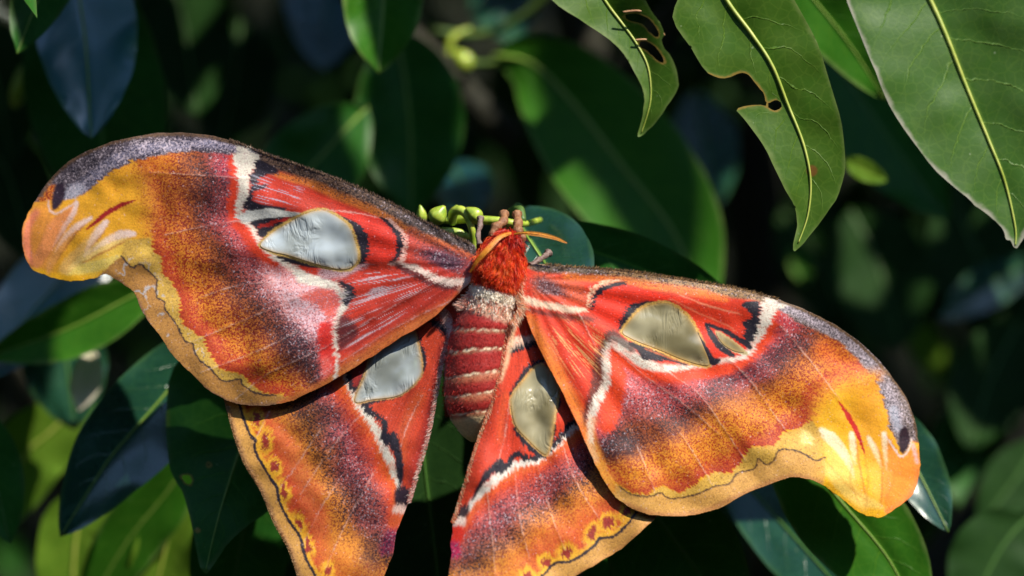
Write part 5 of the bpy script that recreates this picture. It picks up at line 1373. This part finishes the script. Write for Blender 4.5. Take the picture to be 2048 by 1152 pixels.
# unseen leaves added square to the sun, shading the inner leaves
for q in ((165,40,.072),(178,130,.065),(185,220,.056),(60,40,.05),(655,50,.2),(815,200,.13),(822,330,.127),(640,290,.11),(560,380,.105),(1180,190,.14),(1290,290,.13),(150,280,.09),(260,150,.1),(1700,190,.12),(1800,330,.115)):
    tg = Vector(P(*q)); t_ = (q[2] + 0.08) / -SUN.y
    c_ = tg + SUN * t_
    o = prA['dark'].copy(); COL.objects.link(o)
    o.parent = shrub; o.matrix_parent_inverse = shrub.matrix_world.inverted()
    qt = SUN.to_track_quat('-Y', 'Z')
    ln = 0.088
    o.rotation_euler = qt.to_euler(); o.scale = (ln, ln, ln)
    o.location = c_ + qt @ Vector((0, 0, 0.5 * ln))
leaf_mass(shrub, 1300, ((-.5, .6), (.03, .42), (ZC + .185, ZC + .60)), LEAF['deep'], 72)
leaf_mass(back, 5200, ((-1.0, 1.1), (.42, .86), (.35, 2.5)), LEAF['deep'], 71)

# ---------- buds, stems, branches
def stem(pts, r, mat=M_BUD, name='flower_stalk', sides=8, parent=None):
    p_ = crom(np.array(pts, float), False, 6)
    rr = np.interp(np.linspace(0, 1, len(p_)), np.linspace(0, 1, len(r)), r) * S
    V_, F_ = tube([P(*q) for q in p_], rr, sides)
    return mesh_obj(name, V_, F_, mat, parent or shrub)
def bud(a, b_, w, d, seam=True, mat=M_BUD):
    """ovoid closed bud with lengthwise seams and a nipple tip"""
    a = np.array(P(*a, d)); b3 = np.array(P(*b_, d - 0.001))
    n_ = 14; t = np.linspace(0, 1, n_)
    prof = np.sin(math.pi * np.clip(t * 0.93 + 0.04, 0, 1)) ** 0.62 * (1 - 0.55 * t ** 1.5) + 0.02
    p_ = a[None] * (1 - t[:, None]) + b3[None] * t[:, None]
    V_, F_ = tube(p_, prof * w * S, 15)
    V_ = np.array(V_)
    for i in range(n_):
        for k in range(15):
            if k % 3 == 0: V_[i * 15 + k] += (p_[i] - V_[i * 15 + k]) * 0.12
    return mesh_obj('flower_bud', V_, F_, mat, shrub)
bud((866,446), (889,412), 23, .014)
bud((846,446), (840,410), 13, .018)
bud((962,440), (932,416), 20, .010)
bud((940,474), (874,457), 14, .016)
bud((902,440), (914,410), 13, .018)
stem([(905,446,.016),(908,425,.013),(922,421,.011),(934,432,.010),(944,460,.010),(947,500,.012)], [8,10,10,8,7,6])
stem([(880,440,.018),(905,440,.018),(930,438,.016),(960,440,.013),(1000,442,.012),(1045,448,.014),(1080,440,.03)], [6,9,9,9.5,8.5,7,6])
stem([(1020,442,.012),(1030,455,.012),(1028,480,.014)], [4,4,3.5])
stem([(1052,470,.016),(1065,490,.013),(1082,516,.011)], [2.5,2.2,1.5], M_MIDRIB)
bud((940,140), (906,100), 32, .15)
stem([(895,110,.15),(905,75,.15),(940,58,.152)], [8,9,6])
stem([(905,105,.155),(960,128,.155),(1050,118,.152),(1100,140,.15)], [7,8,8,6], M_TWIG, 'twig')
bud((30,215), (45,130), 20, .125)
bud((880,820), (884,780), 22, .07)
stem([(884,785,.07),(890,740,.072),(905,700,.075)], [5,5,5])
stem([(860,60,.17),(960,70,.17),(1050,30,.165),(1120,-40,.16)], [9,10,11,12], M_TWIG, 'twig')

def branch(pts, r, name='branch', mat=M_BARK, parent=None):
    V_, F_ = tube(crom(np.array(pts, float), False, 6), np.interp(np.linspace(0, 1, (len(pts) - 1) * 6 + 1), np.linspace(0, 1, len(r)), r), 9)
    return mesh_obj(name, V_, F_, mat, parent or shrub)
branch([(0.0, .22, -0.02), (.02, .23, .5), (-.01, .21, .95), (.03, .22, 1.25), (.0, .2, 1.55), (.03, .21, 1.8)], [.02, .017, .013, .010, .008, .004], 'trunk')
branch([(0.0, .215, .95), (-.09, .2, 1.1), (-.17, .17, 1.25), (-.21, .15, 1.42), (-.22, .14, 1.6)], [.009, .008, .006, .005, .003])
branch([(0.02, .225, .98), (.1, .2, 1.1), (.19, .17, 1.24), (.23, .14, 1.4), (.25, .12, 1.6)], [.009, .008, .006, .005, .003])
branch([(0.02, .22, 1.3), (.09, .16, 1.38), (.16, .09, 1.42), (.24, .04, 1.44)], [.006, .005, .004, .002])
branch([(0.0, .21, 1.3), (-.08, .16, 1.37), (-.15, .10, 1.40), (-.22, .07, 1.42)], [.006, .005, .004, .002])
branch([(0.0, .215, 1.0), (-.03, .12, 1.15), (-.01, .06, 1.22), (.0, .025, 1.268), (.003, .014, 1.268)], [.006, .004, .003, .002, .0009], 'branch', M_TWIG)
branch([(.0, .2, 1.56), (-.01, .1, 1.60), (.03, 0, 1.61), (.06, -.1, 1.58)], [.004, .0035, .003, .0015])  # unseen branch added to carry the shading leaves
branch([(.02, .2, 1.6), (.1, .1, 1.65), (.17, -.02, 1.64), (.2, -.1, 1.6)], [.004, .0035, .003, .0015])  # second unseen branch added for the same shading leaves
branch([(.1, .62, -.02), (.08, .6, .6), (.12, .58, 1.1), (.1, .55, 1.5), (.12, .56, 1.9)], [.03, .026, .02, .013, .006], 'trunk', M_BARK, back)
branch([(.09, .6, .7), (-.1, .5, 1.0), (-.25, .45, 1.3), (-.35, .45, 1.6)], [.014, .011, .008, .004], 'branch', M_BARK, back)
branch([(.11, .6, .8), (.25, .5, 1.0), (.36, .45, 1.25), (.42, .45, 1.55)], [.014, .011, .008, .004], 'branch', M_BARK, back)

# ------------------------------------------------------------------ ground: one sheet; invented banks all round darken backdrop, sky fill and reflections
xs = np.concatenate([-np.geomspace(200, 3.4, 8), -np.linspace(3.2, .5, 14), np.linspace(-.4, .4, 5), np.linspace(.5, 3.2, 14), np.geomspace(3.4, 200, 8)])
ys = np.concatenate([-np.geomspace(200, 3.4, 8), -np.linspace(3.2, .5, 14), np.linspace(-.3, .6, 6), np.linspace(.75, 1.6, 12), np.geomspace(1.8, 200, 12)])
gx, gy = np.meshgrid(xs, ys)
gz = np.maximum(np.maximum(2.6 * sstep(0.72, 1.5, gy), 2.9 * sstep(1.7, 3.0, -gy)), 2.9 * sstep(1.8, 3.0, np.abs(gx))) + 0.05 * (fbm(gx * 3, gy * 3, 8) - .5) * (np.abs(gy) < 3) + 0.2 * (fbm(gx + 5, gy + 5, 4) - .5) * (gy > .8) * (gy < 4)
nx, ny = len(xs), len(ys)
k = (np.arange(ny - 1)[:, None] * nx + np.arange(nx - 1)[None]).ravel()
g = mesh_obj('ground', np.stack([gx.ravel(), gy.ravel(), gz.ravel()], -1), np.stack([k, k + 1, k + nx + 1, k + nx], -1), M_SOIL)
g['kind'] = 'structure'
